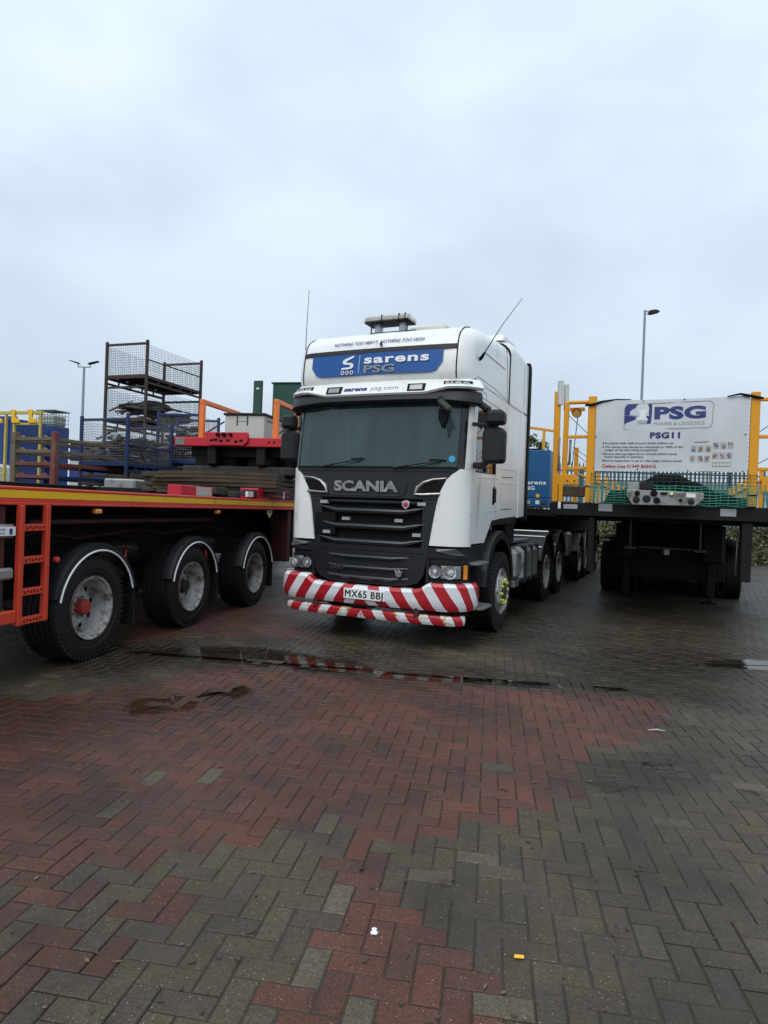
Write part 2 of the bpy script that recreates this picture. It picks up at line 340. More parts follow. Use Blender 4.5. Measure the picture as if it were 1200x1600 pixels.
# ------------------------------------------------------------------ ground: block paving
U=0.0945
GA=R_(9.3); gx=np.array([math.cos(GA),-math.sin(GA)]); gy=np.array([math.sin(GA),math.cos(GA)]); G0=np.array([.084,2.273])
def inpoly(p,poly):
    x,y=p; c=False; n=len(poly); j=n-1
    for i in range(n):
        xi,yi=poly[i]; xj,yj=poly[j]
        if (yi>y)!=(yj>y) and x<(xj-xi)*(y-yi)/(yj-yi)+xi: c=not c
        j=i
    return c
RED1=[(-0.81,5.87),(-0.29,5.88),(0.45,5.76),(1.47,5.55),(2.4,5.42),(1.82,4.37),(1.44,4.27),(1.19,3.74),(1.05,3.48),(0.92,3.32),(0.68,3.17),(0.43,3.15),(0.35,3.0),(0.05,2.95),(-0.25,3.05),(-0.43,3.05),(-0.7,2.85),(-1.12,2.66),(-1.28,2.52),(-1.5,2.39),(-1.84,2.41),(-3.34,4.31),(-2.72,4.7),(-2.36,4.91),(-2.03,5.31),(-1.67,5.86),(-1.28,6.16)]
RED2=[(-2.62,6.81),(-2.13,7.42),(-1.22,7.23),(-0.26,7.99),(-1.44,9.51),(-2.26,10.69),(-3.28,9.69),(-3.67,8.43)]
RED3=[(-0.17,2.84),(-0.06,3.02),(0.05,2.97),(0.05,2.65),(0.13,2.54),(0.2,2.45),(0.28,2.27),(0.35,2.14),(0.43,2.01),(0.5,1.92),(0.45,1.7),(-0.27,1.67),(-0.27,1.88),(-0.24,2.15),(-0.18,2.43),(-0.17,2.64)]
MIX=[(-1.28,2.52),(-1.12,2.66),(-0.69,2.8),(-0.68,2.48),(-0.74,2.18),(-0.94,2.03),(-1.04,1.84),(-1.3,1.83),(-1.67,2.34)]
def brick_mat(name,objinfo):
    m=bpy.data.materials.new(name); m.use_nodes=True; t=m.node_tree; b=t.nodes['Principled BSDF']; N=t.nodes.new; L=t.links.new
    if objinfo: a=N('ShaderNodeObjectInfo'); col=a.outputs['Color']
    else: a=N('ShaderNodeAttribute'); a.attribute_name='tone'; col=a.outputs['Color']
    g=N('ShaderNodeNewGeometry'); pos=g.outputs['Position']
    def noise(sc,det,ro=.6):
        n=N('ShaderNodeTexNoise'); n.inputs['Scale'].default_value=sc; n.inputs['Detail'].default_value=det; n.inputs['Roughness'].default_value=ro; L(pos,n.inputs[0]); return n.outputs[0]
    def mr(x,a0,a1,b0,b1,clamp=True):
        r=N('ShaderNodeMapRange'); L(x,r.inputs[0])
        for i,v in enumerate((a0,a1,b0,b1)): r.inputs[i+1].default_value=v
        return r.outputs[0]
    def mixc(f,c1,c2,mode='MIX'):
        x=N('ShaderNodeMix'); x.data_type='RGBA'; x.blend_type=mode
        for i,v in ((0,f),(6,c1),(7,c2)):
            if isinstance(v,(int,float)): x.inputs[i].default_value=v
            elif isinstance(v,tuple): x.inputs[i].default_value=(*v,1)
            else: L(v,x.inputs[i])
        return x.outputs[2]
    c=mixc(1.0,col,(1.25,1.22,1.18),'MULTIPLY'); c=mixc(mr(noise(130,4,.8),.40,.62,0,.72),c,(.014,.012,.010)); c=mixc(mr(noise(210,2,.7),.58,.72,0,.5),c,(.24,.21,.17))       # fine dark grain
    c=mixc(mr(noise(38,5,.7),.40,.70,0,.5),c,(.030,.025,.020))
    c=mixc(mr(noise(6,6,.75),.45,.75,0,.16),c,(.20,.15,.10))
    # light aggregate specks
    v=N('ShaderNodeTexVoronoi'); v.inputs['Scale'].default_value=62; L(pos,v.inputs[0])
    s1=mr(v.outputs['Distance'],.09,.15,1,0); sc=N('ShaderNodeSeparateColor'); L(v.outputs['Color'],sc.inputs[0]); s2=mr(sc.outputs[0],.50,.60,0,1)
    mu=N('ShaderNodeMath'); mu.operation='MULTIPLY'; L(s1,mu.inputs[0]); L(s2,mu.inputs[1])
    c=mixc(mu.outputs[0],c,(.42,.37,.29))
    v2=N('ShaderNodeTexVoronoi'); v2.inputs['Scale'].default_value=95; L(pos,v2.inputs[0]); c=mixc(mr(v2.outputs['Distance'],.12,.22,.55,0),c,(.012,.010,.009))
    # oil and moss stains, tens of centimetres wide
    st=mr(noise(1.15,7,.62),.47,.66,0,.62); c=mixc(st,c,(.022,.019,.015))
    wa=a.outputs['Alpha']
    wet=noise(.55,5,.55); 
    L(c,b.inputs['Base Color'])
    r0=mr(wet,.38,.62,.0,.35); wv=N('ShaderNodeMath'); wv.operation='ADD'; wv.use_clamp=True; L(wa,wv.inputs[0]); L(r0,wv.inputs[1])
    c=mixc(mr(wv.outputs[0],.15,1,0,.55),c,(.008,.0065,.005))
    L(c,b.inputs['Base Color']); r=mr(wv.outputs[0],.1,1,.68,.20)
    fine=mr(noise(90,4),.3,.7,-.08,.12); ad=N('ShaderNodeMath'); ad.operation='ADD'; ad.use_clamp=True; L(r,ad.inputs[0]); L(fine,ad.inputs[1]); L(ad.outputs[0],b.inputs['Roughness'])
    b.inputs['Specular IOR Level'].default_value=.38
    bp=N('ShaderNodeBump'); bp.inputs['Strength'].default_value=.9; bp.inputs['Distance'].default_value=.004; L(noise(140,5,.7),bp.inputs['Height']); L(bp.outputs[0],b.inputs['Normal'])
    return m
BRO=brick_mat('paver_concrete',True); BRA=brick_mat('paver_concrete_far',False)
SAND=mat('joint_sand',(.030,.026,.019),.85,col2=(.040,.034,.022),bump=.4)
def tone_at(p,r):
    j=p+rng.normal(0,.02,2)
    red=inpoly(j,RED1) or inpoly(j,RED2) or inpoly(j,RED3)
    if inpoly(j,MIX): red=r<.55
    elif red and r<.02 and p[1]<4: red=False
    
    k=.78+.30*rng.random()
    if red:
        base=np.array([.160,.046,.025]) if rng.random()<.6 else np.array([.125,.044,.028])
    else:
        base=np.array([.094,.071,.040]) if rng.random()<.7 else np.array([.080,.062,.042])
        if p[0]<-0.4 and p[1]>5.2: base=base*np.array([.9,.85,.7])
        if r<.05: base=np.array([.135,.108,.070])
        if p[0]<.1 and p[1]<3.1: base=base*1.18
    return base*k
def segd(p,a,b):
    a=np.array(a);b=np.array(b);d=b-a;t=max(0,min(1,float(np.dot(p-a,d)/np.dot(d,d)))); return float(np.linalg.norm(p-a-d*t))
WETS=[((-2.2,4.4),(.2,3.7),.5,.5),((-2.6,6.3),(-.2,6.3),.75,.9),((-.2,6.0),(2.6,5.8),.5,.95),((-2.4,4.3),(-.7,5.1),.75,.6),((2.2,6.6),(6,6.9),1.2,.9),((3.0,5.6),(6,5.2),1.2,.6),((1.2,3.65),(1.9,3.95),.35,.8),((1.5,8.5),(3.5,11),1.4,.75),((-2.2,3.6),(-1.2,3.2),.5,.45)]
def wetness(p):
    w=.20+.08*math.sin(p[0]*3.1+p[1]*1.3)
    for a,b,rad,k in WETS:
        d=segd(p,a,b)/rad*(1+.25*math.sin(p[0]*5+p[1]*4)); w=max(w,k*max(0,1-max(0,d-.35)/.9))
    if p[1]>7: w=max(w,.45)
    return float(min(1,w))
g=tag(link('ground',None) if False else bpy.data.objects.new('ground',bpy.data.meshes.new('ground')),kind='structure'); COL.objects.link(g)
g.data.from_pydata([(-300,-40,-.0055),(300,-40,-.0055),(300,600,-.0055),(-300,600,-.0055)],[],[(0,1,2,3)]); g.data.materials.append(SAND)
def brick_geo(hx,hy,c=.0038,d=.016):
    v=[(-hx+c,-hy+c,0),(hx-c,-hy+c,0),(hx-c,hy-c,0),(-hx+c,hy-c,0),(-hx,-hy,-c),(hx,-hy,-c),(hx,hy,-c),(-hx,hy,-c),(-hx,-hy,-d),(hx,-hy,-d),(hx,hy,-d),(-hx,hy,-d)]
    f=[(0,1,2,3)]+[(4+i,4+(i+1)%4,(i+1)%4,i) for i in range(4)]+[(8+i,8+(i+1)%4,4+(i+1)%4,4+i) for i in range(4)]
    return np.array(v),f
gap=.0026
BG={0:brick_geo(U-gap,U/2-gap),1:brick_geo(U/2-gap,U-gap)}
bricks=[]
for i in range(-300,370):
    for j in range(-12,262):
        k=(i+j)%4
        if k==0: c=np.array([i+1.0,j+.5]); o=0
        elif k==2: c=np.array([i+.5,j+1.0]); o=1
        else: continue
        p=G0+gx*c[0]*U+gy*c[1]*U
        if p[1]<1.35 or p[1]>23 or abs(p[0])>p[1]*.68+2.2: continue
        bricks.append((p,o))
bricks.sort(key=lambda t:t[0][1]**2*(1+.0*t[0][0])-0*t[0][0])
def infr(p): return p[1]>1.88 and abs(p[0])<p[1]*.60
near=[b for b in bricks if infr(b[0])][:300]; nset=set(id(b) for b in near)
hgt=lambda p: .0016*math.sin(p[0]*2.1+1)*math.cos(p[1]*1.7)+.0014*math.sin(p[0]*5.3+p[1]*3.1)
me_b={}
for o in (0,1):
    v,f=BG[o]; me=bpy.data.meshes.new('paver'); me.from_pydata([tuple(x) for x in v],[],f); me.materials.append(BRO); me_b[o]=me
for b in near:
    p,o=b; ob=link('paver',me_b[o],g); ob.location=(p[0],p[1],hgt(p)+rng.normal(0,.0009)); ob.rotation_euler=(rng.normal(0,.006),rng.normal(0,.006),-GA+rng.normal(0,.006))
    t=tone_at(p,rng.random()); ob.color=(*t,wetness(p))
VV=[];FF=[];TT=[]
for b in bricks:
    if id(b) in nset: continue
    p,o=b; v,f=BG[o]; n=len(VV)*12
    far=1
    ca=math.cos(-GA+rng.normal(0,.006)); sa=math.sin(-GA); a,bb=rng.normal(0,.006,2); z0=hgt(p)+rng.normal(0,.0010)
    x=v[:,0]*ca-v[:,1]*sa+p[0]; y=v[:,0]*sa+v[:,1]*ca+p[1]; z=v[:,2]+z0+v[:,0]*a+v[:,1]*bb
    VV.append(np.stack([x,y,z],1)); FF+= [tuple(n+q for q in ff) for ff in f]; t=tone_at(p,rng.random()); TT.append((*t,wetness(p)))
me=bpy.data.meshes.new('pavers'); me.from_pydata(np.concatenate(VV).tolist(),[],FF); me.materials.append(BRA)
at=me.attributes.new('tone','FLOAT_COLOR','FACE'); arr=np.ones((len(TT),9,4),dtype=np.float32); arr[:,:,:4]=np.array(TT)[:,None,:]
at.data.foreach_set('color',arr.reshape(-1)); po=link('pavers',me,g); po['kind']='stuff'
# puddles: thin sheets of standing water the high blocks poke through
def water_mat():
    m=bpy.data.materials.new('standing_water'); m.use_nodes=True; t=m.node_tree; t.nodes.clear(); N=t.nodes.new; L=t.links.new
    o=N('ShaderNodeOutputMaterial'); a=N('ShaderNodeBsdfTransparent'); a.inputs[0].default_value=(.92,.89,.84,1); gl=N('ShaderNodeBsdfGlossy'); gl.inputs['Roughness'].default_value=.05
    fr=N('ShaderNodeFresnel'); fr.inputs[0].default_value=1.33; m1=N('ShaderNodeMixShader'); L(fr.outputs[0],m1.inputs[0]); L(a.outputs[0],m1.inputs[1]); L(gl.outputs[0],m1.inputs[2])
    n=N('ShaderNodeTexNoise'); n.inputs['Scale'].default_value=7; gg=N('ShaderNodeNewGeometry'); L(gg.outputs['Position'],n.inputs[0])
    bp=N('ShaderNodeBump'); bp.inputs['Strength'].default_value=.12; bp.inputs['Distance'].default_value=.01; L(n.outputs[0],bp.inputs['Height']); L(bp.outputs[0],gl.inputs['Normal'])
    at=N('ShaderNodeAttribute'); at.attribute_name='depth'; n2=N('ShaderNodeTexNoise'); n2.inputs['Scale'].default_value=9; n2.inputs['Detail'].default_value=6; L(gg.outputs['Position'],n2.inputs[0])
    ad=N('ShaderNodeMath'); ad.operation='ADD'; L(at.outputs['Fac'],ad.inputs[0]); L(n2.outputs[0],ad.inputs[1])
    mr_=N('ShaderNodeMapRange'); mr_.interpolation_type='SMOOTHSTEP'; mr_.inputs[1].default_value=.60; mr_.inputs[2].default_value=1.45; L(ad.outputs[0],mr_.inputs[0])
    cl=N('ShaderNodeBsdfTransparent'); m2=N('ShaderNodeMixShader'); L(mr_.outputs[0],m2.inputs[0]); L(cl.outputs[0],m2.inputs[1]); L(m1.outputs[0],m2.inputs[2]); L(m2.outputs[0],o.inputs[0]); return m
WATER=water_mat()
def puddle(poly,z,label,seed):
    r=np.random.default_rng(seed); pts=[]
    n=len(poly)
    for i in range(n):
        a=np.array(poly[i]);b=np.array(poly[(i+1)%n])
        for t in (0,.25,.5,.75): pts.append(a+(b-a)*t+r.normal(0,.025,2)*(0.4 if t==0 else 1))
    P=np.array(pts)
    for _ in range(1): P=(P+np.roll(P,1,0)*.5+np.roll(P,-1,0)*.5)/2
    cx,cy=P.mean(0)
    n=len(P); rings=[]; Q=P-[cx,cy]
    if sum(P[k-1][0]*P[k][1]-P[k][0]*P[k-1][1] for k in range(n))<0: Q=Q[::-1]
    nrm=np.roll(Q,-1,0)-np.roll(Q,1,0); nrm=np.stack([-nrm[:,1],nrm[:,0]],1); nrm/=np.linalg.norm(nrm,axis=1)[:,None]+1e-9
    wd=.30*math.sqrt(abs(sum(Q[k-1][0]*Q[k][1]-Q[k][0]*Q[k-1][1] for k in range(n)))/2)*.5
    vs=[];val=[]
    for t in (-.35,.15,.7):
        vs+= [(*(Q[k]+nrm[k]*wd*t),0) for k in range(n)]; val+=[{-.35:0,.15:.5,.7:1}[t]]*n
    fs=[(a*n+k,a*n+(k+1)%n,(a+1)*n+(k+1)%n,(a+1)*n+k) for a in range(2) for k in range(n)]+[tuple(range(2*n,3*n))]
    me=bpy.data.meshes.new('puddle'); me.from_pydata(vs,[],fs); me.materials.append(WATER)
    fa=me.attributes.new('depth','FLOAT','POINT'); fa.data.foreach_set('value',val)
    o=link('puddle',me); o.location=(cx,cy,z); tag(o,label,kind='structure'); return o
puddle([(-2.55,6.44),(-1.92,6.75),(-1.3,6.9),(-0.73,6.65),(-0.19,6.33),(0.1,5.97),(-0.64,5.85),(-1.25,6.04),(-1.76,6.17),(-2.28,6.24)],.0022,'long shallow puddle between the red trailer and the white truck',1)
puddle([(-0.18,6.05),(0.34,6.0),(0.96,5.86),(1.75,5.79),(2.23,5.69),(2.01,5.58),(1.43,5.62),(0.61,5.70),(0.05,5.78)],.0022,'narrow strip of water in front of the truck along the red blocks',2)
puddle([(-1.85,4.7),(-1.80,4.92),(-1.52,5.08),(-1.26,5.22),(-1.08,5.40),(-0.95,5.25),(-1.10,4.96),(-1.33,4.69),(-1.54,4.54),(-1.77,4.55)],.0012,'brown puddle on the red blocks left of the middle',3)
puddle([(3.2,6.74),(3.6,7.0),(4.05,7.14),(4.63,7.1),(5.2,7.0),(4.9,6.6),(4.39,6.62),(3.63,6.6)],.0030,'bright puddle right of the yellow trailer',4)
puddle([(1.63,4.02),(1.81,4.06),(1.87,3.89),(1.75,3.83),(1.61,3.86)],.0024,'small dark puddle on the grey blocks to the right',5)
puddle([(1.18,3.68),(1.44,3.72),(1.50,3.62),(1.27,3.54)],.0024,'small dark puddle at the edge of the red blocks',6)
# ------------------------------------------------------------------ wheels
def make_wheel(name,parent,loc,side=1,r=.49,w=.29,style='trailer',cap=None,ringcol=None,nuts=False,dual=False):
    """axis along x, outer face towards +x when side=1. tyre, rim (and hub cap, nut markers) are sub-parts."""
    e=empty(name,parent,loc,(0,0,0 if side==1 else PI))
    w2=w/2; t=MB(); rr=.295
    prof=[(-w2+.02,rr),(-w2+.005,rr+.04),(-w2-.006,rr+.10),(-w2,r-.05),(-w2+.012,r-.018),(-w2+.03,r)]
    for g_ in (-.09,-.045,0,.045,.09):
        g_=g_*w/.29; prof+=[(g_-.008,r),(g_-.006,r-.013),(g_+.006,r-.013),(g_+.008,r)]
    prof+=[(w2-.03,r),(w2-.012,r-.018),(w2,r-.05),(w2+.004,r-.07),(w2+.007,r-.10),(w2+.008,rr+.07),(w2+.001,rr+.065),(w2+.003,rr+.035),(w2-.004,rr+.01),(w2-.02,rr-.005)]
    t.lathe(prof,(0,0,0),'x',TYRE,56)
    for k in range(56):      # shoulder blocks
        a=2*PI*k/56
        for sx in (-1,1):
            M=Matrix.Rotation(a,4,'X')@Matrix.Translation((sx*(w2-.022),0,r-.012)); t.box(-.02,.02,-.014,.014,-.02,.0135,TYRE,.003,M)
    if dual: t.lathe([(q-w-.06,x) for q,x in prof],(0,0,0),'x',TYRE,40)
    t.build('tyre',e)
    m=MB(); rim=RIMW
    if style=='trailer':
        prof=[(w2-.006,rr+.004),(w2+.008,rr-.004),(w2+.006,rr-.016),(w2-.03,rr-.028),(w2-.035,rr-.04),(w2-.11,rr-.046),(w2-.115,rr-.050),(w2-.16,rr-.052),(w2-.19,rr-.06),(w2-.185,rr-.085)]
        m.lathe(prof,(0,0,0),'x',rim,48); disc=w2-.185
        m.lathe([(disc,rr-.085),(disc+.030,rr-.135),(disc+.04,rr-.17),(disc+.045,0.001)],(0,0,0),'x',rim,48)
        if ringcol: m.lathe([(w2+.008,rr-.001),(w2+.012,rr+.001),(w2+.010,rr+.005),(w2+.002,rr+.007)],(0,0,0),'x',ringcol,48)
        for k in range(8):
            a=2*PI*k/8+.2; c=(disc+.024,math.cos(a)*(rr-.112),math.sin(a)*(rr-.112))
            m.lathe([(-.03,.037),(.008,.036),(.010,.032),(.0,.030)],c,'x',rim,14); m.lathe([(.002,.031),(.002,0.0005)],c,'x',PLASTD,14)
        for k in range(10):
            a=2*PI*k/10; m.lathe([(0,.012),(.022,.012),(.026,.007),(.026,.0005)],(disc+.045,math.cos(a)*.092,math.sin(a)*.092),'x',ALU,6,smooth=False)
        m.build('rim',e)
        h=MB(); hc=cap or CHASSIS
        h.lathe([(disc+.04,.074),(disc+.11,.072),(disc+.125,.062),(disc+.130,.045),(disc+.131,.0005)],(0,0,0),'x',hc,24)
        h.build('hub_cap',e)
    elif style=='steer':
        prof=[(w2-.004,rr+.004),(w2+.010,rr-.006),(w2+.004,rr-.022),(w2-.02,rr-.04),(w2-.03,rr-.06),(w2-.01,rr-.09),(w2+.02,rr-.11),(w2+.022,.13),(w2+.02,.10)]
        m.lathe(prof,(0,0,0),'x',rim,48); m.lathe([(w2+.02,.10),(w2+.05,.095),(w2+.055,.08),(w2+.05,.0005)],(0,0,0),'x',RUSTB,24)
        for k in range(8):
            a=2*PI*k/8; c=(w2-.008,math.cos(a)*(rr-.078),math.sin(a)*(rr-.078)); m.lathe([(.012,.022),(.012,0.0005)],c,'x',PLASTD,10)
        m.lathe([(w2+.014,rr-.012),(w2+.018,rr-.004),(w2+.012,rr+.004)],(0,0,0),'x',CHROME,48)
        m.build('rim',e)
        h=MB()
        for k in range(10):
            a=2*PI*k/10+.1; c=(w2+.022,math.cos(a)*.148,math.sin(a)*.148)
            h.lathe([(0,.024),(.03,.022),(.04,.014),(.04,.0005)],c,'x',FLUO,8)
            M=Matrix.Translation(c)@Matrix.Rotation(a+.5,4,'X'); h.box(.0,.016,-.016,.016,.0,.047,FLUO,.004,M)
        h.build('nut_marker',e)
    else:
        prof=[(w2-.006,rr+.004),(w2+.008,rr-.004),(w2+.004,rr-.018),(w2-.03,rr-.03),(w2-.12,rr-.045),(w2-.17,rr-.06),(w2-.175,rr-.12),(w2-.15,.13),(w2-.10,.12),(w2-.06,.10),(w2-.05,.0005)]
        m.lathe(prof,(0,0,0),'x',rim,40); m.build('rim',e)
    return e
def arc_guard(mb,c,x0,x1,r,a0,a1,m,t=.012,n=18,lip=.03,trim=None):
    """mudguard: arc in the y-z plane about c=(y,z), from x0 (inner) to x1 (outer)."""
    def P(a,rad,x): return (x,c[0]+math.cos(a)*rad,c[1]+math.sin(a)*rad)
    A=[a0+(a1-a0)*k/n for k in range(n+1)]; sg=1 if x1>x0 else -1
    prof=[(x0,r-t),(x0,r),(x1-sg*.03,r),(x1,r-.012),(x1,r-.012-lip),(x1-sg*.012,r-.012-lip),(x1-sg*.012,r-t-.006)]
    vs=[P(a,rad,x) for a in A for (x,rad) in prof]; K=len(prof); fs=[]
    for i in range(n):
        for k in range(K): k2=(k+1)%K; fs.append((i*K+k,i*K+k2,(i+1)*K+k2,(i+1)*K+k))
    fs+= [tuple(range(K))[::-1],tuple(range(n*K,n*K+K))]
    mb.add(vs,fs,m,True)
    if trim: mb.tube([P(a,r-.012-lip,x1+sg*.003) for a in A],.0075,trim,6)
# ------------------------------------------------------------------ the white truck
TR=thing('semi_truck','white high-roof tractor unit with blue sign and red and white striped bumper, facing the camera','truck',(-.113,7.454,0),R_(-24))
HW=1.095; RC=.19; FL=HW-RC; ARC=FL+PI/2*RC
_yt=[(.2,-.12),(1.0,-.13),(1.95,-.13),(2.72,-.03),(2.86,-.01),(3.05,.0),(3.36,.05)]
def yf(z):
    if z<=_yt[0][0]: return _yt[0][1]
    for (a,b),(c,d) in zip(_yt,_yt[1:]):
        if z<=c: return b+(d-b)*(z-a)/(c-a)
    return _yt[-1][1]
def PS(s,z,off=0):
    a=abs(s); sg=1 if s>=0 else -1
    if a<=FL: x,y,nx,ny=a,yf(z)+.07*(a/HW)**2,a*.12,-1
    elif a<=ARC: ph=(a-FL)/RC; x=FL+RC*math.sin(ph); y=yf(z)+.07*(x/HW)**2+RC*(1-math.cos(ph)); nx,ny=math.sin(ph)+.001,-math.cos(ph)
    else: x=HW; y=yf(z)+.07+RC+(a-ARC); nx,ny=1,0
    l=math.hypot(nx,ny); return (sg*(x+off*nx/l),y+off*ny/l,z)
def fpatch(mb,z0,z1,sl,sr,ns,nz,off,m,thick=.03,zs=None):
    fl=sl if callable(sl) else (lambda z:sl); fr=sr if callable(sr) else (lambda z:sr)
    def P(u,v):
        z=z0+(z1-z0)*v; return PS(fl(z)+(fr(z)-fl(z))*u,z,off)
    def th(v): 
        c=Vector((0,1.2,0)); d=Vector((c.x-v[0],c.y-v[1],0)); return d.normalized()*thick
    mb.grid(P,ns,nz,m,True,th)
def interp(tab):
    def f(z):
        if z<=tab[0][0]: return tab[0][1]
        for (a,b),(c,d) in zip(tab,tab[1:]):
            if z<=c: return b+(d-b)*(z-a)/(c-a)
        return tab[-1][1]
    return f
wedge=interp([(1.09,.715),(1.23,.735),(1.4,.76),(1.55,.785),(1.7,.82),(1.83,.88),(1.90,.95),(1.95,1.02)])
# chassis and dark body behind the panels
b=MB(); b.box(-.42,-.30,.3,7.4,.62,.88,CHASSIS,.01); b.box(.30,.42,.3,7.4,.62,.88,CHASSIS,.01)
for y in (1.0,2.2,3.6,4.2,5.5,6.9): b.box(-.3,.3,y,y+.1,.62,.86,CHASSIS)
b.box(-.55,.55,.35,2.2,.75,1.25,CHASSIS,.05); b.box(-.35,.35,1.4,1.56,.42,.58,CHASSIS,.02); b.box(-.95,.95,1.44,1.52,.46,.54,CHASSIS,.01)
for y in (4.85,6.2): b.box(-.9,.9,y-.07,y+.07,.43,.57,CHASSIS,.02); b.box(-.25,.25,y-.2,y+.2,.36,.66,CHASSIS,.08)
b.box(-.9,.9,.12,.3,.5,.98,PLASTD,.02); b.box(-.8,.8,.16,.5,.35,.6,CHASSIS,.02)
b.build('chassis',TR)
# lower cab body
b=MB()
b.box(-1.05,1.05,.12,2.42,1.36,1.44,PLAST,.01)             # floor pan
b.box(-1.06,1.06,2.36,2.42,1.44,2.95,WHITE,.01)              # back wall
b.box(-1.05,1.05,.14,2.4,2.86,2.92,CLOTH)                     # roof lining
for sx in (-1,1):
    a,c=sorted((sx*(HW-.045),sx*HW))
    b.prism([(1.345,1.42),(2.44,1.46),(2.44,2.955),(1.345,2.955)],a,c,'x',WHITE,.006)
    b.prism([(.14,2.80),(1.335,2.80),(1.335,2.955),(.14,2.955)],a,c,'x',WHITE,.006)
    b.prism([(1.05,1.34),(2.44,1.36),(2.44,1.45),(1.345,1.41),(1.06,1.40)],a-.01,c-.01,'x',PLAST,.006)
b.build('cab_body',TR)
d=MB(); d.box(-1.04,1.04,.08,.55,1.45,1.90,CLOTH,.05); d.box(-.25,.25,.3,.7,1.45,1.98,CLOTH,.05)
d.box(-1.04,1.04,1.7,1.75,1.5,2.86,CLOTH); d.build('dashboard',TR)
for sx in (-.6,.6):
    d=MB(); d.box(sx-.25,sx+.25,.85,1.35,1.6,1.75,CLOTH,.05); d.box(sx-.24,sx+.24,1.25,1.40,1.75,2.4,CLOTH,.05); d.box(sx-.13,sx+.13,1.27,1.37,2.42,2.62,CLOTH,.04); d.build('seat',TR)
d=MB(); M=Matrix.Translation((.6,.62,2.02))@Matrix.Rotation(R_(60),4,'X'); d.tube([M@Vector((math.cos(a)*.22,math.sin(a)*.22,0)) for a in [2*PI*k/24 for k in range(24)]],.015,PLASTD,8,closed=True); d.beam(M@Vector((-.2,0,0)),M@Vector((.2,0,0)),.05,.02,PLASTD); d.build('steering_wheel',TR)
for sx in (1,-1):           # doors with glass and handle
    d=MB(); a,c=sorted((sx*(HW-.045),sx*(HW+.001)))
    d.prism([(.125,1.14),(.74,1.14),(1.06,1.40),(1.335,1.415),(1.335,1.98),(.125,1.94)],a,c,'x',WHITE,.007)
    d.prism([(.125,1.94),(.27,1.94),(.30,2.795),(.165,2.795)],a,c,'x',WHITE,.004)
    d.prism([(1.18,1.95),(1.335,1.98),(1.335,2.795),(1.12,2.795)],a,c,'x',WHITE,.004)
    d.prism([(.30,2.72),(1.13,2.66),(1.13,2.795),(.30,2.795)],a,c,'x',WHITE,.004)
    o=c if sx>0 else a
    # pressed lines
    d.prism([(.30,1.885),(1.33,1.925),(1.33,1.94),(.30,1.90)],o,o+sx*.004,'x',WHITE,.002)
    d.prism([(.75,1.50),(1.32,1.53),(1.32,1.545),(.75,1.515)],o,o+sx*.003,'x',WHITE,.001)
    dr=d.build('door',TR)
    w=MB(); w.prism([(.275,1.955),(1.175,1.965),(1.12,2.66),(.305,2.72)],o-sx*.028,o-sx*.022,'x',SGLASS)
    w.build('window_glass',dr)
    w=MB(); 
    for p,q in (((.275,1.955),(1.175,1.965)),((1.175,1.965),(1.12,2.66)),((1.12,2.66),(.305,2.72)),((.305,2.72),(.275,1.955)),((.72,1.96),(.72,2.69))): w.beam((o-sx*.012,p[0],p[1]),(o-sx*.012,q[0],q[1]),.022,.022,PLAST)
    w.build('window_seal',dr)
    w=MB(); w.prism([(1.05,1.60),(1.13,1.60),(1.17,1.70),(1.17,1.79),(1.12,1.83),(1.05,1.79)],o-sx*.004,o+sx*.006,'x',PLASTD,.002); w.box(o,o+sx*.035,1.07,1.115,1.62,1.80,PLAST,.012); w.build('door_handle',dr)
for sx in (1,-1):
    b=MB(); o=sx*(HW+.0005)
    for p,q in (((1.50,1.55),(2.05,1.56)),((1.50,1.96),(2.1,1.99))): b.beam((o,*p),(o,*q),.006,.008,PLAST,0)
    b.prism([(1.42,2.06),(2.3,2.10),(2.3,2.115),(1.42,2.075)],o,o+sx*.004,'x',WHITE,.002)
    b.prism([(1.42,1.88),(2.3,1.90),(2.3,1.915),(1.42,1.895)],o,o+sx*.003,'x',WHITE,.001)
    b.build('side_trim',TR)
# white corner panels
for sg in (1,-1):
    b=MB()
    if sg>0: fpatch(b,1.12,1.955,lambda z:wedge(z),lambda z:ARC+.03,16,14,.012,WHITE,.05)
    else: fpatch(b,1.12,1.955,lambda z:-wedge(z),lambda z:-ARC-.03,16,14,.012,WHITE,.05)
    # A pillar
    fpatch(b,1.96,2.80,sg*1.07,sg*(ARC+.05),6,8,.004,WHITE,.05)
    fpatch(b,1.94,2.80,sg*.99,sg*1.07,3,8,.008,GLOSSB,.05)
    b.build('corner_panel',TR)
# windscreen
b=MB(); fpatch(b,1.955,2.74,-1.0,1.0,24,10,-.004,WGLASS,.012); ws=b.build('windscreen',TR)
b=MB(); fpatch(b,1.93,1.975,-1.0,1.0,24,1,.006,PLASTD,.03); b.build('seal',ws)
def wiper(s0,z0,s1,z1,s2,z2):
    b=MB(); b.tube([PS(s0+(s1-s0)*t,z0+(z1-z0)*t,.035+.02*math.sin(t*PI)) for t in np.linspace(0,1,8)],[.014]*3+[.009]*5,PLAST,6)
    b.tube([PS(s1-.02+(s2-s1)*t,z1+(z2-z1)*t+.012,.018) for t in np.linspace(-.55,.5,10)],.009,PLASTD,6); b.build('wiper',ws)
wiper(-.62,1.965,-.15,2.045,.0,2.05); wiper(.28,1.955,.80,2.035,.98,2.03)
b=MB(); M=Vector(PS(.93,2.06,.0)); b.lathe([(-.006,.037),(-.007,.0005)],(M.x,M.y,M.z),'y',SKYBLUE,20); b.build('round_sticker',ws)
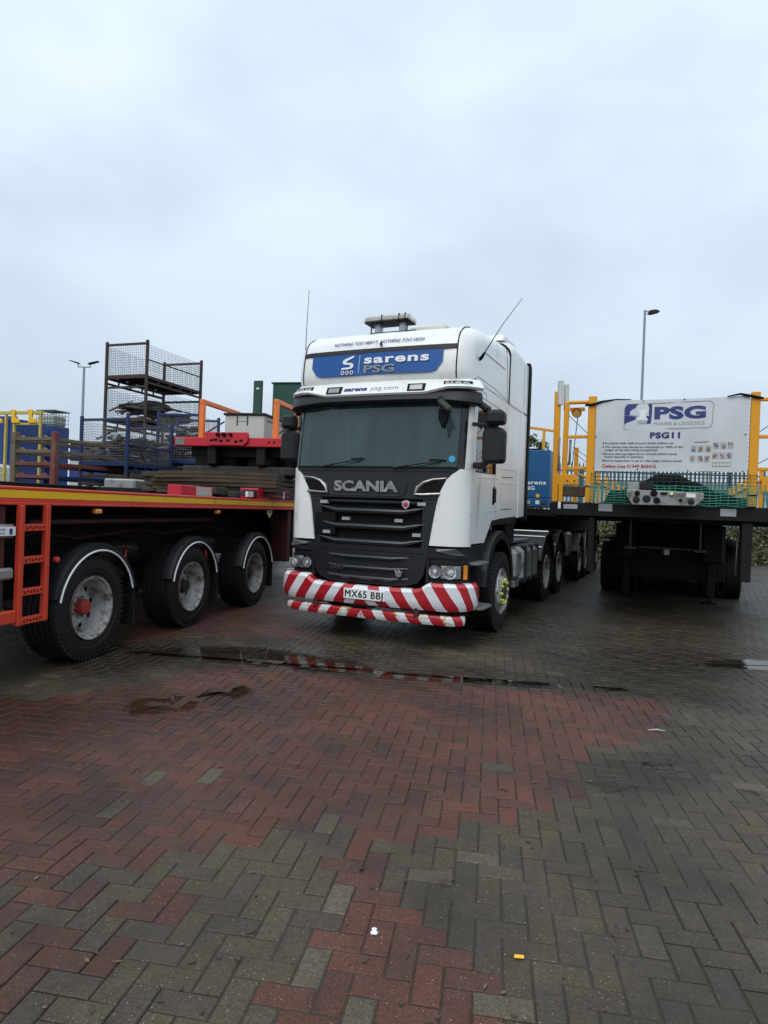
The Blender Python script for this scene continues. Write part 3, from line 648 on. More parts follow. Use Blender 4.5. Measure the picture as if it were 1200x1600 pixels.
# black bonnet / badge panel
b=MB(); fpatch(b,1.62,1.945,lambda z:-wedge(z)+.012,lambda z:wedge(z)-.012,30,6,.004,GRPANEL,.05)
pts=[(-.52,1.80),(-.50,1.665),(-.44,1.645),(.36,1.645),(.42,1.67),(.44,1.80)]
b.tube([PS(s,z,.008) for s,z in pts for _ in (0,)],.008,GRPANEL,6)
fpatch(b,1.925,1.945,-.98,.98,24,1,.016,GRPANEL,.02)
bp_=b.build('badge_panel',TR)
b=MB(); text(b,'SCANIA',PS(-.455,1.695,0),(1,0,0),(0,0,1),.115,.80,BADGE,.045,surf=lambda p:Vector(PS(p.x,p.z,.022)))
text(b,'SCANIA',PS(-.459,1.690,0),(1,0,0),(0,0,1),.125,.81,PLASTD,.055,surf=lambda p:Vector(PS(p.x,p.z,.012))); b.build('lettering',bp_)
for sg in (-1,1):
    pl=[(.52,1.665),(.60,1.79),(.72,1.835),(.90,1.85)]; inn=[(.60,1.69),(.655,1.775),(.75,1.812),(.885,1.825)]
    lo=[(.52,1.665),(.60,1.655),(.83,1.675)]
    b=MB(); b.tube([PS(sg*s,z,.016) for s,z in [(.82,1.682),(.62,1.668),(.545,1.672),(.575,1.745),(.64,1.80),(.74,1.835),(.885,1.85)]],[.016,.018,.022,.03,.022,.015,.010],BADGE,8)
    fs=[(.60,1.69),(.80,1.70),(.875,1.815),(.76,1.815),(.66,1.785)]
    vs=[PS(sg*s,z,.009) for s,z in fs]; b.add(vs,[tuple(range(5)) if sg>0 else tuple(range(5))[::-1]],PLASTD); b.build('air_intake',TR)
# main grille: frame, slats, mesh backing
b=MB(); fpatch(b,1.06,1.615,lambda z:-wedge(max(z,1.1))+.01,lambda z:wedge(max(z,1.1))-.01,24,8,-.05,PLASTD,.03)
for sg in (1,-1): fpatch(b,1.04,1.615,lambda z:sg*.63,lambda z:sg*(wedge(max(z,1.1))-.012),5,8,-.002,GRPANEL,.05)
fpatch(b,1.025,1.085,-.72,.72,24,2,.004,GRPANEL,.05)
gr_=b.build('grille',TR)
def slat(z,h,w,m,par,off=.03,rise=.045):
    b=MB(); S=[-w-.14,-w-.02,-w+.10]+list(np.linspace(-w+.2,w-.2,9))+[w-.10,w+.02,w+.14]
    def zc(s): return z+rise*min(1,max(0,(abs(s)-(w-.10))/.24))
    prof=[(-.05,-h*.5),(off-.012,-h*.5),(off,-h*.05),(off-.01,h*.25),(-.02,h*.5)]
    vs=[];K=len(prof)
    for s in S:
        e=1 if abs(s)<w else (.75 if abs(s)<w+.1 else .12)
        for (o_,dz) in prof: vs.append(PS(s,zc(s)+dz*e,o_ if o_<0 else o_*e))
    fs=[(i*K+k,i*K+k+1,(i+1)*K+k+1,(i+1)*K+k) for i in range(len(S)-1) for k in range(K-1)]
    b.add(vs,fs,m,False); return b.build('slat',par)
for z in (1.475,1.30,1.125): slat(z,.062,.52,SLATM,gr_)
slat(1.575,.035,.60,SLATM,gr_,.012,.0)
b=MB(); 
fpatch(b,1.185,1.435,-.70,-.43,4,4,.012,PLASTD,.03); b.build('radar_cover',gr_)
for s,z in ((-.59,1.56),(-.31,1.375),(-.54,1.215),(.35,1.375),(.62,1.565),(.575,1.225)):
    b=MB(); fpatch(b,z-.018,z+.018,s-.048,s+.048,3,1,.016 if abs(s)>.5 else -.02,REFL,.03); b.build('strobe_lamp',gr_)
b=MB(); c=PS(.44,1.555,.0); b.prism([(c[0]-.05,c[2]+.035),(c[0]-.04,c[2]-.02),(c[0],c[2]-.06),(c[0]+.04,c[2]-.02),(c[0]+.05,c[2]+.035),(c[0],c[2]+.05)],c[1]-.02,c[1]+.01,'y',CHROME,.004)
b.lathe([(-.024,.026),(-.026,.0005)],(c[0],c[1],c[2]),'y',REDP,16); b.build('badge',gr_)
# lower grille
lw=interp([(.64,.40),(.70,.60),(.78,.665),(.90,.685),(1.02,.70)])
b=MB(); fpatch(b,.655,1.02,lambda z:-lw(z),lambda z:lw(z),24,8,.015,GRPANEL,.06)
fpatch(b,.70,.985,lambda z:-.56,lambda z:.56,16,4,.012,PLASTD,.03); lg=b.build('lower_grille',TR)
for z in (.955,.835,.725): slat(z,.05,.40,SLATM,lg,.05,.02)
b=MB(); text(b,'R 580',(-.545,0,.80),(1,0,0),(0,0,1),.052,.27,CHROME,.02,surf=lambda p:Vector(PS(p.x,p.z,.052))); b.build('lettering',lg)
b=MB(); c=PS(.40,.80,.06); b.prism([(c[0]-.045,c[2]+.03),(c[0]-.02,c[2]+.02),(c[0],c[2]+.04),(c[0]+.02,c[2]+.02),(c[0]+.045,c[2]+.03),(c[0]+.03,c[2]-.03),(c[0],c[2]-.045),(c[0]-.03,c[2]-.03)],c[1]-.01,c[1]+.02,'y',SATIN,.004); b.build('badge',lg)
# corners with headlights
for sg in (1,-1):
    b=MB(); q=lambda s:sg*s
    fpatch(b,.70,1.10,q(.70),q(ARC+.10),12,6,-.012,PLAST,.08)
    fpatch(b,.99,1.035,q(.70),q(ARC+.06),12,2,.012,PLAST,.05)
    fpatch(b,.715,.985,q(.695),q(.725),2,2,.01,PLAST,.05)
    b.build('corner_valance',TR)
    b=MB(); fpatch(b,.755,.93,q(.735),q(1.25),12,3,.0,PLASTD,.04)
    hl=b.build('headlight',TR)
    def lens(s,z,r,depth=.03):
        c=Vector(PS(sg*s,z,.004)); n=(Vector(PS(sg*s,z,1))-Vector(PS(sg*s,z,0))).normalized(); a=n.cross(Vector((0,0,1))).normalized(); u=Vector((0,0,1))
        m=MB(); n_=20
        for (t0,r0,t1,r1,mm_) in ((0,r,.014,r,CHROME),(.014,r,.014,r*.90,CHROME),(.014,r*.9,.004,r*.62,REFLM),(.004,r*.62,.016,r*.5,REFLM),(.016,r*.5,.022,r*.01,REFLM)):
            vs=[c+n*t+(a*math.cos(k*2*PI/n_)+u*math.sin(k*2*PI/n_))*rr for t,rr in ((t0,r0),(t1,r1)) for k in range(n_)]
            m.add(vs,[(k,(k+1)%n_,n_+(k+1)%n_,n_+k) for k in range(n_)],mm_,True)
        m.build('reflector',hl)
    b=MB(); fpatch(b,.775,.91,q(.86),q(1.07),6,2,.004,REFLM,.02); b.build('lamp_backing',hl)
    lens(.795,.842,.070); lens(.955,.842,.076)
    b=MB(); fpatch(b,.765,.92,q(1.10),q(1.165),2,2,.012,AMBER,.02); b.build('indicator_lens',hl)
    b=MB(); fpatch(b,.765,.92,q(.745),q(1.08),10,2,.022,CGLASS,.003); b.build('lens_cover',hl)
    b=MB(); o=sg*1.13 # small grey fog/air deflector below the white panel
    vs=[PS(q(.80),1.085,.02),PS(q(1.0),1.095,.03),PS(q(1.10),1.03,.035),PS(q(1.02),1.025,.03),PS(q(.82),1.06,.025)]
    vs2=[(v[0]*.96,v[1]+.03,v[2]) for v in vs]; b.add(vs+vs2,[(0,1,2,3,4),(9,8,7,6,5)]+[(i,(i+1)%5,5+(i+1)%5,5+i) for i in range(5)],CHEQ); b.build('side_marker',TR)
# bumper
def bar(mb,S,zt,zb,off0,off,m,ch=.03):
    vs=[];n=len(S)
    for s in S:
        t,bt=zt(s),zb(s); e=1-max(0,(abs(s)-(S[-1]-.10))/.10)**2*.5
        for o_,z in ((off0,t),(off0+(off-off0)*.75,t),(off,t-ch),(off,(t+bt)/2),(off,bt+ch*1.6),(off0+(off-off0)*.7,bt),(off0,bt)):
            vs.append(PS(s,z,off0+(o_-off0)*e))
    K=7; fs=[(i*K+k,i*K+(k+1)%K,(i+1)*K+(k+1)%K,(i+1)*K+k) for i in range(n-1) for k in range(K)]+[tuple(range(K))[::-1],tuple(range((n-1)*K,n*K))]
    mb.add(vs,fs,m,True)
ztf=interp([(0,.635),(.60,.645),(.67,.665),(.74,.722),(1.4,.725)])
b=MB(); bar(b,list(np.linspace(-1.33,1.33,61)),lambda s:ztf(abs(s)),lambda s:.425+.03*max(0,abs(s)-.9),.0,.115,STRIPE,.035); bu=b.build('bumper',TR)
b=MB(); bar(b,list(np.linspace(-1.12,1.12,49)),lambda s:.375,lambda s:.27,.0,.075,STRIPE,.022); b.build('lower_bar',TR)
for s in (-.62,.62):
    b=MB(); c=PS(s,.4,.06); b.lathe([(-.05,.035),(.06,.035)],(c[0],c[1],c[2]),'z',REDDK,12); b.build('bar_bracket',TR)
b=MB(); c=PS(0,.53,.122); b.box(-.225,.28,c[1]-.008,c[1]+.012,.485,.60,WPRINT,.004)
pl_=b.build('licence_plate',bu); b=MB(); [text(b,'MX65 BBJ',(-.205+d_,c[1]-.011,.507+e_),(1,0,0),(0,0,1),.074,.46,BPRINT,0,spacing=1.12) for d_,e_ in ((0,0),(.005,.001),(.003,-.001))]; b.build('lettering',pl_)
b=MB(); b.box(-.18,.12,-.2,.05,.39,.47,PLASTD,.01); b.build('tow_cover',TR)
# sunvisor with lamps
b=MB()
def vis(z0,z1,o0,o1,m,S,zf0=lambda s:0,nn=2):
    vs=[];K=6
    for s in S:
        a=zf0(s)
        for o_,z in ((-.02,z1),(o1-.02,z1),(o1,z1-.02),(o0,z0+a+.02),(o0-.02,z0+a),(-.02,z0+a)): vs.append(PS(s,z,o_))
    n=len(S); b.add(vs,[(i*K+k,i*K+(k+1)%K,(i+1)*K+(k+1)%K,(i+1)*K+k) for i in range(n-1) for k in range(K)]+[tuple(range(K))[::-1],tuple(range((n-1)*K,n*K))],m,True)
SS=list(np.linspace(-1.13,1.13,41))
vis(2.645,2.80,.13,.115,PLAST,SS,lambda s:.045*(1-max(0,(abs(s)-.7)/.45)))
vi=b.build('sun_visor',TR)
b=MB(); vis(2.765,2.935,.14,.085,WHITE,SS,lambda s:.055*min(1,max(0,(abs(s)-.60)/.25)) ); b.build('visor_panel',vi)
for s in (-.50,.50):
    b=MB(); 
    def pv(s_,z,o_): 
        t=(z-2.765)/.17; return PS(s_,z,.14-.055*t+o_)
    def vp(mb,s0,s1,z0,z1,o_,m,ns=4): mb.grid(lambda u,v:pv(s0+(s1-s0)*u,z0+(z1-z0)*v,o_),ns,1,m,True,lambda v:Vector((0,.04,0)))
    vp(b,s-.10,s+.10,2.80,2.885,.012,PLASTD); vp(b,s-.07,s+.07,2.815,2.87,.018,LAMPG); b.build('spot_lamp',vi)
for s in (-.92,.92):
    b=MB(); vp(b,s-.12,s+.12,2.855,2.905,.012,PLASTD)
    for k in range(4): vp(b,s-.10+k*.052,s-.06+k*.052,2.865,2.895,.016,REFL,1)
    b.build('marker_lamp',vi)
b=MB(); text(b,'sarens',(-.37,0,2.825),(1,0,0),(0,0,1),.050,.29,NAVY,.05,surf=lambda p:Vector(pv(p.x,p.z,.006)))
text(b,'psg.com',(-.035,0,2.825),(1,0,0),(0,0,1),.050,.33,GREYP,.0,surf=lambda p:Vector(pv(p.x,p.z,.006))); b.build('lettering',vi)
# roof shell: side profile with rounded shoulders
prof=[(-.06,2.90),(-.085,2.96),(-.095,3.05),(-.085,3.16),(-.065,3.28),(-.03,3.40),(.03,3.475),(.15,3.545),(.36,3.60),(.75,3.65),(1.2,3.69),(1.62,3.72)]
def roof_shell(prof,ybk,hw,rs,m,name,nx=9,zbot=2.93):
    b=MB(); P=[Vector(p) for p in prof]; n=len(P); NR=[]
    for i in range(n):
        d=(P[min(i+1,n-1)]-P[max(i-1,0)]).normalized(); NR.append(Vector((d.y,-d.x)))   # inward normal
    ph=[k*PI/2/nx for k in range(nx+1)]
    secs=[(0,0)]+[(hw-rs+rs*math.sin(a),rs*(1-math.cos(a))) for a in ph]
    secs=[(-x,e) for x,e in secs[:0:-1]]+secs
    vs=[]
    for p,nn in zip(P,NR):
        for x,e in secs:
            q=p+nn*e+Vector((.05*(x/hw)**2,0)); vs.append((x,q.x,q.y))
    K=len(secs); fs=[(i*K+k,i*K+k+1,(i+1)*K+k+1,(i+1)*K+k) for i in range(n-1) for k in range(K-1)]
    b.add(vs,fs,m,True)
    for col,sg in ((0,-1),(K-1,1)):     # flat sides
        edge=[vs[i*K+col] for i in range(n)]; x=edge[0][0]
        low=[(x,edge[-1][1],zbot),(x,edge[0][1],zbot)]
        b.add(edge+low,[tuple(range(n+2))],m)
    last=[vs[(n-1)*K+k] for k in range(K)]; b.add(last+[(HW,last[-1][1],zbot),(-HW,last[0][1],zbot)],[tuple(range(K+2))],m)
    return b,vs,K,n
b,rv,rK,rn=roof_shell(prof,1.62,HW,.20,WHITE,'roof'); ro=b.build('roof',TR)
prof2=[(1.625,3.735),(1.80,3.80),(2.05,3.825),(2.42,3.82),(2.56,3.80),(2.64,3.70)]
b,_,_,_=roof_shell(prof2,2.6,HW+.006,.17,WHITE,'x'); 
b.build('roof_deflector',TR)
for sx in (1,-1):
    b=MB(); a,c=sorted((sx*(HW-.04),sx*(HW+.006))); b.prism([(2.45,1.44),(2.86,1.46),(2.86,2.935),(2.45,2.935)],a,c,'x',WHITE,.006); b.prism([(2.64,2.95),(2.86,2.95),(2.86,3.66),(2.64,3.68)],a,c,'x',WHITE,.006)
    b.prism([(2.865,1.40),(3.0,1.40),(3.0,3.60),(2.96,3.70),(2.865,3.72)],a,c+(.022 if sx>0 else 0),'x',PLASTD,.012); b.build('side_fairing',TR)
# dark seams of the roof front panel, signs
def roofpt(s,z,off):    # point on front of roof shell
    zz=max(2.9,min(3.6,z)); y=interp([(p[1],p[0]) for p in prof])(zz); a=max(0,abs(s)-(HW-.20)); e=.20-math.sqrt(max(0,.04-a*a))
    dz=.01; y2=interp([(p[1],p[0]) for p in prof])(zz+dz); nn=Vector((0,-dz,(y2-y))).normalized()
    return Vector((s,y+.05*(s/HW)**2,z))+nn*(off-e)
b=MB()
for sg in (1,-1): b.tube([roofpt(sg*.955-.02,z,.004) for z in list(np.linspace(2.94,3.40,8))+[3.46,3.50,3.53,3.55,3.575,3.595]],.007,PLASTD,6)
b.grid(lambda u,v:roofpt(-.965+1.90*u,3.262+.05*v,.014),20,1,PLAST,True,lambda v:Vector((0,.03,0)))
for sg in (1,-1):
    o=sg*(HW+.0005)
    b.tube([(o,.20,3.00),(o,1.0,3.0),(o,1.62,2.96)],.003,SEAM,5); b.tube([(o,1.622,2.95),(o,1.60,3.25),(o,1.54,3.5),(o*.985,1.50,3.66)],.0035,SEAM,5); b.tube([(o+sg*.004,1.63,2.945),(o+sg*.004,2.86,2.945)],.004,SEAM,5)
    b.tube([(o,.14,2.80),(o,.14,2.86),(o,.60,2.875),(o,.62,2.80)],.003,SEAM,5)
    b.prism([(.45,3.32),(1.45,3.33),(1.45,3.345),(.45,3.335)],sg*(HW-.001),sg*(HW+.009),'x',WHITE,.003)
b.build('roof_seam',TR)
for sg in (1,-1):
    for z in (1.20,1.45,1.85): q_=MB(); c_=PS(sg*(ARC+.012),z,.013); q_.lathe([(0,.007),(-.003,.006),(-.003,.0005)],c_,'y',SEAM,8); q_.build('screw',TR)
b=MB()
def sx_(u,v): # sign: rounded trapezoid
    w=.815+.03*v; return roofpt((-w+2*w*u),3.02+.24*v,.009)
out=[]
cn=[(-.70,3.075),(-.78,3.10),(-.81,3.15),(-.845,3.335),(.845,3.335),(.81,3.15),(.78,3.10),(.70,3.075)]
N_=24
top=[roofpt(-.845+1.63*k/N_,3.262,.010) for k in range(N_+1)]; bot=[roofpt(-.845+1.63*k/N_,3.012+max(0,(abs(-.815+1.63*k/N_)-.70)/.115)**2*.11,.010) for k in range(N_+1)]
b.add(bot+top,[(k,k+1,N_+2+k,N_+1+k) for k in range(N_)],SIGNB,True); sg_=b.build('roof_sign',TR)
b=MB()
sf=lambda p:roofpt(p.x,p.z,.014)
text(b,'sarens',(-.15,0,3.14),(1,0,0),(0,0,1),.095,.78,WPRINT,.03,spacing=1.12,surf=sf); text(b,'PSG',(-.15,0,3.035),(1,0,0),(0,0,1),.082,.38,GREYP,.03,surf=sf)
S_=[(650,840),(655,865),(560,915),(548,930),(560,938),(625,945),(655,965),(655,1000),(630,1025),(590,1030),(482,1035),(485,1008),(590,1003),(610,993),(605,975),(585,968),(515,960),(495,940),(500,905),(525,885)]
b.add([roofpt(-.36+(x-570)*.00090,3.243-(y_-838)*.00082,.014) for x,y_ in S_],[tuple(range(len(S_)))],WPRINT)
for k in range(3): b.tube([roofpt(-.418+.058*k+math.cos(a)*.017,3.045+math.sin(a)*.017,.014) for a in [2*PI*q/14 for q in range(14)]],.0065,WPRINT,5,closed=True)
b.tube([roofpt(-.215,3.035,.012),roofpt(-.21,3.24,.012)],.003,WPRINT,5); b.build('lettering',sg_)
b=MB(); text(b,'NOTHING TOO HEAVY, NOTHING TOO HIGH',(-.58,0,3.375),(1,0,0),(0,0,1),.038,1.12,NAVY,.008,shear=.12,surf=lambda p:roofpt(p.x,p.z,.004)); b.build('lettering',ro)
b=MB(); c=roofpt(.04,3.345,.01); b.lathe([(-.02,.013),(0,.016)],(c.x,c.y,c.z),'y',PLASTD,10); b.lathe([(0,.014),(.03,.013)],(c.x,c.y-.01,c.z),'z',PLASTD,8); b.build('washer_jet',TR)
# roof equipment
b=MB(); y0=.66; b.box(-.42,.20,y0-.08,y0+.08,3.66,3.685,PLASTD,.008)
for x in (-.33,.0): b.box(x-.04,x+.04,y0-.05,y0+.05,3.68,3.82,SATIN,.01)
for x in (-.40,.08): b.tube([(x,y0-.08,3.67),(x+.01,y0-.08,3.82)],.008,PLASTD,6)
b.build('beacon_bracket',TR)
b=MB(); b.prism([(-.47,3.80),(-.50,3.82),(-.48,3.872),(-.43,3.885),(.07,3.885),(.12,3.872),(.14,3.82),(.11,3.80)],y0-.12,y0+.12,'y',LAMPB,.025)
for x in (-.25,-.02,.06): b.box(x,x+.010,y0-.124,y0+.124,3.797,3.888,PLASTD)
b.box(-.48,.12,y0-.13,y0+.13,3.795,3.806,PLASTD,.005); b.build('light_bar',TR)
b=MB(); b.prism([(.95,3.66),(.97,3.82),(1.08,3.88),(1.45,3.88),(1.55,3.80),(1.6,3.70)],-.05,.42,'x',CREAM,.03); b.build('roof_hatch_cover',TR)
b=MB(); b.prism([(1.7,3.78),(1.74,3.86),(2.3,3.885),(2.5,3.85),(2.5,3.80)],.35,1.0,'x',WHITE,.02); b.build('air_unit',TR)
b=MB(); b.tube([(1.09,.28,3.20),(1.12,.26,3.21),(1.16,.24,3.26)],[.022,.02,.012],PLASTD,8); b.tube([(1.16,.24,3.26),(1.34,.27,3.56),(1.54,.30,3.84)],[.007,.004,.003],PLASTD,5); b.build('aerial',TR)
b=MB(); b.tube([(-1.15,.30,3.20),(-1.17,.30,3.30)],.013,PLASTD,8); b.tube([(-1.17,.30,3.30),(-1.175,.32,3.75),(-1.17,.34,4.22)],[.006,.004,.003],PLASTD,5); b.build('aerial',TR)
# mirrors
def mirror_shell(x0,x1,y0,y1,z0,z1,r,name,parent=TR):
    b=MB(); pl=[]
    for cx,cz,a0 in ((x1-r,z1-r,0),(x0+r,z1-r,90),(x0+r*.7,z0+r*.7,180),(x1-r*.7,z0+r*.7,270)):
        for k in range(5): a=R_(a0+k*22.5); q=r if cz>(z0+z1)/2 else r*.7; pl.append((cx+q*math.cos(a),cz+q*math.sin(a)))
    b.prism(pl,y0,y1,'y',PLAST,.035); return b.build(name,parent)
mirror_shell(1.245,1.49,-.06,.08,2.02,2.40,.07,'mirror'); mirror_shell(1.27,1.48,-.08,.08,2.425,2.585,.06,'mirror')
mirror_shell(-1.40,-1.16,.14,.27,2.05,2.43,.07,'mirror'); mirror_shell(-1.39,-1.20,.12,.27,2.455,2.63,.06,'mirror')
for sg,dx,dy,dz in ((1,-.05,.02,0),(-1,.04,.22,.03)):
    P_=lambda x,y,z:(sg*(x-(.05 if sg>0 else .12)),y+dy*(1 if x>1.2 else .3),z+dz)
    b=MB(); b.tube([(sg*1.05,.16,2.47),P_(1.38,.0,2.415)],.022,PLAST,8); b.tube([(sg*1.08,.22,2.02),P_(1.25,.08,2.0),P_(1.38,.0,2.06)],[.035,.04,.03],PLAST,8); b.tube([P_(1.42,-.0,2.37),P_(1.43,-.0,2.46)],.03,PLAST,8)
    b.beam((sg*1.10,.16,2.74),P_(1.34,.03,2.60),.07,.05,PLAST,.015); b.build('mirror_arm',TR)
b=MB(); b.beam((.83,-.30,2.66),(1.0,-.36,2.52),.08,.085,PLAST,.035); b.tube([(.80,-.14,2.71),(.86,-.30,2.66)],.03,PLAST,8)
vs=[(.93,-.30,2.44),]; b.prism([(.82,2.58),(.93,2.58),(.94,2.48),(.90,2.36),(.86,2.38),(.82,2.48)],-.27,-.22,'y',PLASTD,.02); b.build('kerb_mirror',TR)
b=MB(); b.prism([(.30,2.55),(.42,2.64),(.60,2.64),(.68,2.56),(.5,2.45),(.36,2.47)],1.05,1.09,'x',PLASTD,.015); b.build('sun_blind',TR)
# front wheel arch, steps
b=MB(); yc,zc=1.48,.52
for sg in (1,-1):
    arc_guard(b,(yc,zc),sg*.75,sg*1.125,.755,R_(8),R_(172),PLAST,.02,22,.10)
    b.prism([(.16,.42),(.70,.42),(.70,.8),(.80,1.05),(1.02,1.30),(1.0,1.36),(.72,1.12),(.16,1.12)],sg*1.02,sg*1.08,'x',PLAST,.01)
    b.box(sg*.72,sg*1.07,.20,.68,.40,.46,PLAST,.01); b.box(sg*.8,sg*1.08,.2,.66,.5,.9,PLASTD,.01)
    b.prism([(2.16,1.1),(2.42,1.1),(2.42,1.42),(1.9,1.36),(1.98,1.24)],sg*.98,sg*1.07,'x',PLAST,.01)
    b.build('wheel_arch',TR); b=MB()

for sg in (1,-1):
    for z,y0_,y1_,xo in ((.94,.18,.66,1.20),(.455,.16,.62,1.26)):
        b=MB(); pts=[(sg*.98,y0_),(sg*(xo-.03),y0_+.03),(sg*xo,y0_+.12),(sg*xo,y1_-.06),(sg*(xo-.05),y1_),(sg*.98,y1_)]; b.prism(pts,z-.03,z,'z',CHEQ,.006); b.build('step',TR)
for k,y in enumerate((1.48,)):
    make_wheel('wheel',TR,(1.0,y,.50),1,.50,.29,'steer'); make_wheel('wheel',TR,(-1.0,y,.50),-1,.50,.29,'steer')
for y in (4.85,6.20):
    make_wheel('wheel',TR,(.985,y,.50),1,.50,.26,'drive',dual=True); make_wheel('wheel',TR,(-.985,y,.50),-1,.50,.26,'drive',dual=True)
# tank, battery boxes, rear mudguards, catwalk
for sg in (1,-1):
    b=MB(); b.box(sg*.62,sg*1.10,2.45,2.85,.56,.98,ALU,.05); b.box(sg*.62,sg*1.08,2.48,2.82,.44,.54,SATIN,.01); b.build('air_tank_box',TR)
    b=MB(); b.box(sg*.55,sg*1.12,2.95,4.05,.46,1.03,ALU,.09)
    t=b.build('fuel_tank',TR)
    for y in (3.05,3.5,3.95): b=MB(); b.box(sg*.54,sg*1.135,y-.03,y+.03,.45,1.045,PLAST,.085); b.build('tank_strap',t)
    for y in (4.85,6.20):
        b=MB(); arc_guard(b,(y,.50),sg*.45,sg*1.145,.70,R_(20),R_(160),PLAST,.012,18,.035,None)
        for a in (60,90,118,140): 
            r=.704; b.tube([(sg*.5,y+math.cos(R_(a))*r,.50+math.sin(R_(a))*r),(sg*1.13,y+math.cos(R_(a))*r,.50+math.sin(R_(a))*r)],.016,SATIN,6)
        b.build('mudguard',TR)
        b=MB(); b.box(sg*.55,sg*1.12,y+.62,y+.635,.22,.75,PLAST,.004); b.build('mud_flap',TR)
b=MB(); b.box(-.75,.95,2.95,4.1,1.06,1.10,CHEQ,.006); b.box(-.3,.9,2.62,2.95,1.08,1.13,SATIN,.01); b.build('catwalk',TR)
b=MB(); b.tube([(.3,2.5,1.9),(.4,2.9,1.5),(.5,3.2,1.25),(.3,3.8,1.15)],.018,CABLE,8); b.build('air_hose',TR)
b=MB(); b.lathe([(0,.5),(.05,.52),(.09,.5),(.09,.0005)],(0,5.5,1.0),'z',CHASSIS,24); b.build('fifth_wheel',TR)
# ------------------------------------------------------------------ red flatbed trailer on the left
LT=thing('flatbed_trailer','red flatbed trailer with yellow stripe, ladder and three axles, nearest vehicle on the left','trailer',(-2.662,6.05,0),R_(-12.5))
def rbox(name,par,args,m,b=.006,label=None): q=MB(); q.box(*args,m,b); return q.build(name,par,label)
y=-3.4
for L_ in (1.9,2.05,1.3,1.28,1.1,1.4):
    e=MB(); e.box(-.055,0,y+.003,y+L_-.003,1.425,1.445,REDD,.004); e.box(-.055,0,y+.003,y+L_-.003,1.545,1.572,REDD,.006); e.box(-.05,-.012,y+.003,y+L_-.003,1.44,1.55,REDD,.002)
    e.box(-.02,-.006,y+.004,y+L_-.004,1.448,1.478,REDD,.001)
    ra=e.build('side_rave',LT); e=MB(); e.box(-.012,-.0035,y+.004,y+L_-.004,1.480,1.542,YEL,.001); e.build('yellow_stripe',ra)
    y+=L_
YE=y
rbox('side_rave',LT,(-2.45,-2.40,-3.4,YE,1.42,1.57),REDD); rbox('rear_beam',LT,(-2.45,0,YE-.06,YE,1.40,1.56),REDD)
n=int((YE+3.4)/.24)
for k in range(n):
    rbox('deck_board',LT,(-2.40,-.06,-3.4+k*.24+.004,-3.4+k*.24+.236,1.515,1.555),WOOD,.004)
for x in (-.80,-1.65):
    q=MB(); q.box(x-.09,x+.09,-3.4,YE-.1,1.30,1.32,REDDK); q.box(x-.09,x+.09,-3.4,YE-.1,.86,.88,REDDK); q.box(x-.012,x+.012,-3.4,YE-.1,.88,1.30,REDDK); q.build('chassis_beam',LT)
for k in range(19):
    yy=-3.3+k*.5
    if yy>YE-.2: break
    q=MB(); q.prism([(-.06,1.51),(-2.4,1.51),(-2.4,1.46),(-1.7,1.33),(-.75,1.33),(-.06,1.44)],yy,yy+.05,'y',REDDK,.004); q.build('cross_member',LT)
q=MB(); q.tube([(-.32,-.50,1.27),(-.32,2.9,1.27)],.03,REDDK,8); q.build('guard_tube',LT)
q=MB(); q.box(-.62,-.60,-2.9,YE-.7,.75,1.32,PLASTD); q.build('inner_skirt',LT)
for k in range(3): rbox('brake_chamber',LT,(-1.9,-.65,.9+k*1.85-1.4,1.3+k*1.85-1.4,.55,.95),CHASSIS,.05)
for ya in (0,1.83,3.68):
    q=MB(); q.box(-2.2,-.3,ya-.07,ya+.07,.43,.53,REDDK,.01); q.box(-.78,-.70,ya-.5,ya+.1,.62,.80,REDDK,.02); q.build('axle',LT)
    q=MB(); q.tube([(-.55,ya-.75,.98),(-.35,ya-.75,.97)],.02,REDDK,6); q.tube([(-.40,ya-.78,.95),(-.38,ya-.82,.68)],.02,REDO,6); q.tube([(-.40,ya-1.25,.98),(-.4,ya-.75,.98)],.018,REDDK,6); q.build('guard_bracket',LT)
    make_wheel('wheel',LT,(-.195,ya,.485),1,.485,.37,'trailer',cap=(HUBR if ya<1 else REDDK if ya<2 else RUSTB),ringcol=REDDK)
    make_wheel('wheel',LT,(-2.25,ya,.485),-1,.485,.37,'trailer',cap=REDO)
    q=MB(); arc_guard(q,(ya+.06,.48),-.10,.015,.605,R_(14),R_(166),PLAST,.012,22,.055,None); fd=q.build('mudguard',LT)
    q=MB(); q.tube([(.02,ya+.06+math.cos(a)*.535,.48+math.sin(a)*.535) for a in np.linspace(R_(14),R_(168),24)],.009,WPRINT,6); q.build('white_trim',fd)
    q=MB(); q.box(-.36,.0,ya+.645,ya+.655,.22,.66,PLAST,.003); q.build('mud_flap',LT)
for k,(z,m) in enumerate(((1.12,REDDK),(1.06,PLASTD),(1.0,PLASTD))):
    q=MB(); q.tube([(-.58,-.6+t*.55,z+.04*math.sin(t*2.1+k*2)) for t in range(9)],.012,m,6); q.build('air_line',LT)
for ya in (.95,2.8): q=MB(); q.lathe([(-.35,.001),(-.35,.12),(-.33,.14),(.33,.14),(.35,.12),(.35,.001)],(-.52,ya,.92),'y',CHASSIS,18); q.build('air_reservoir',LT)
lad=empty('ladder',LT)
for yy in (-.93,-.645): rbox('ladder_stile',lad,(-.02,.03,yy-.024,yy+.024,.47,1.425),REDO,.006)
for z in (1.245,.985,.73,.50):
    q=MB(); q.box(-.03,.02,-.905,-.67,z-.028,z+.028,REDO,.004)
    for k in range(6): q.lathe([(.0205,.010),(.0215,.0095),(.0215,.0005)],(0,-.875+k*.035,z+.008*(k%2)-.003),'x',PLASTD,8)
    q.build('rung',lad)
q=MB(); q.box(-.05,.0,-3.3,-.96,1.165,1.275,SATIN,.02); gr1=q.build('side_guard',LT); 
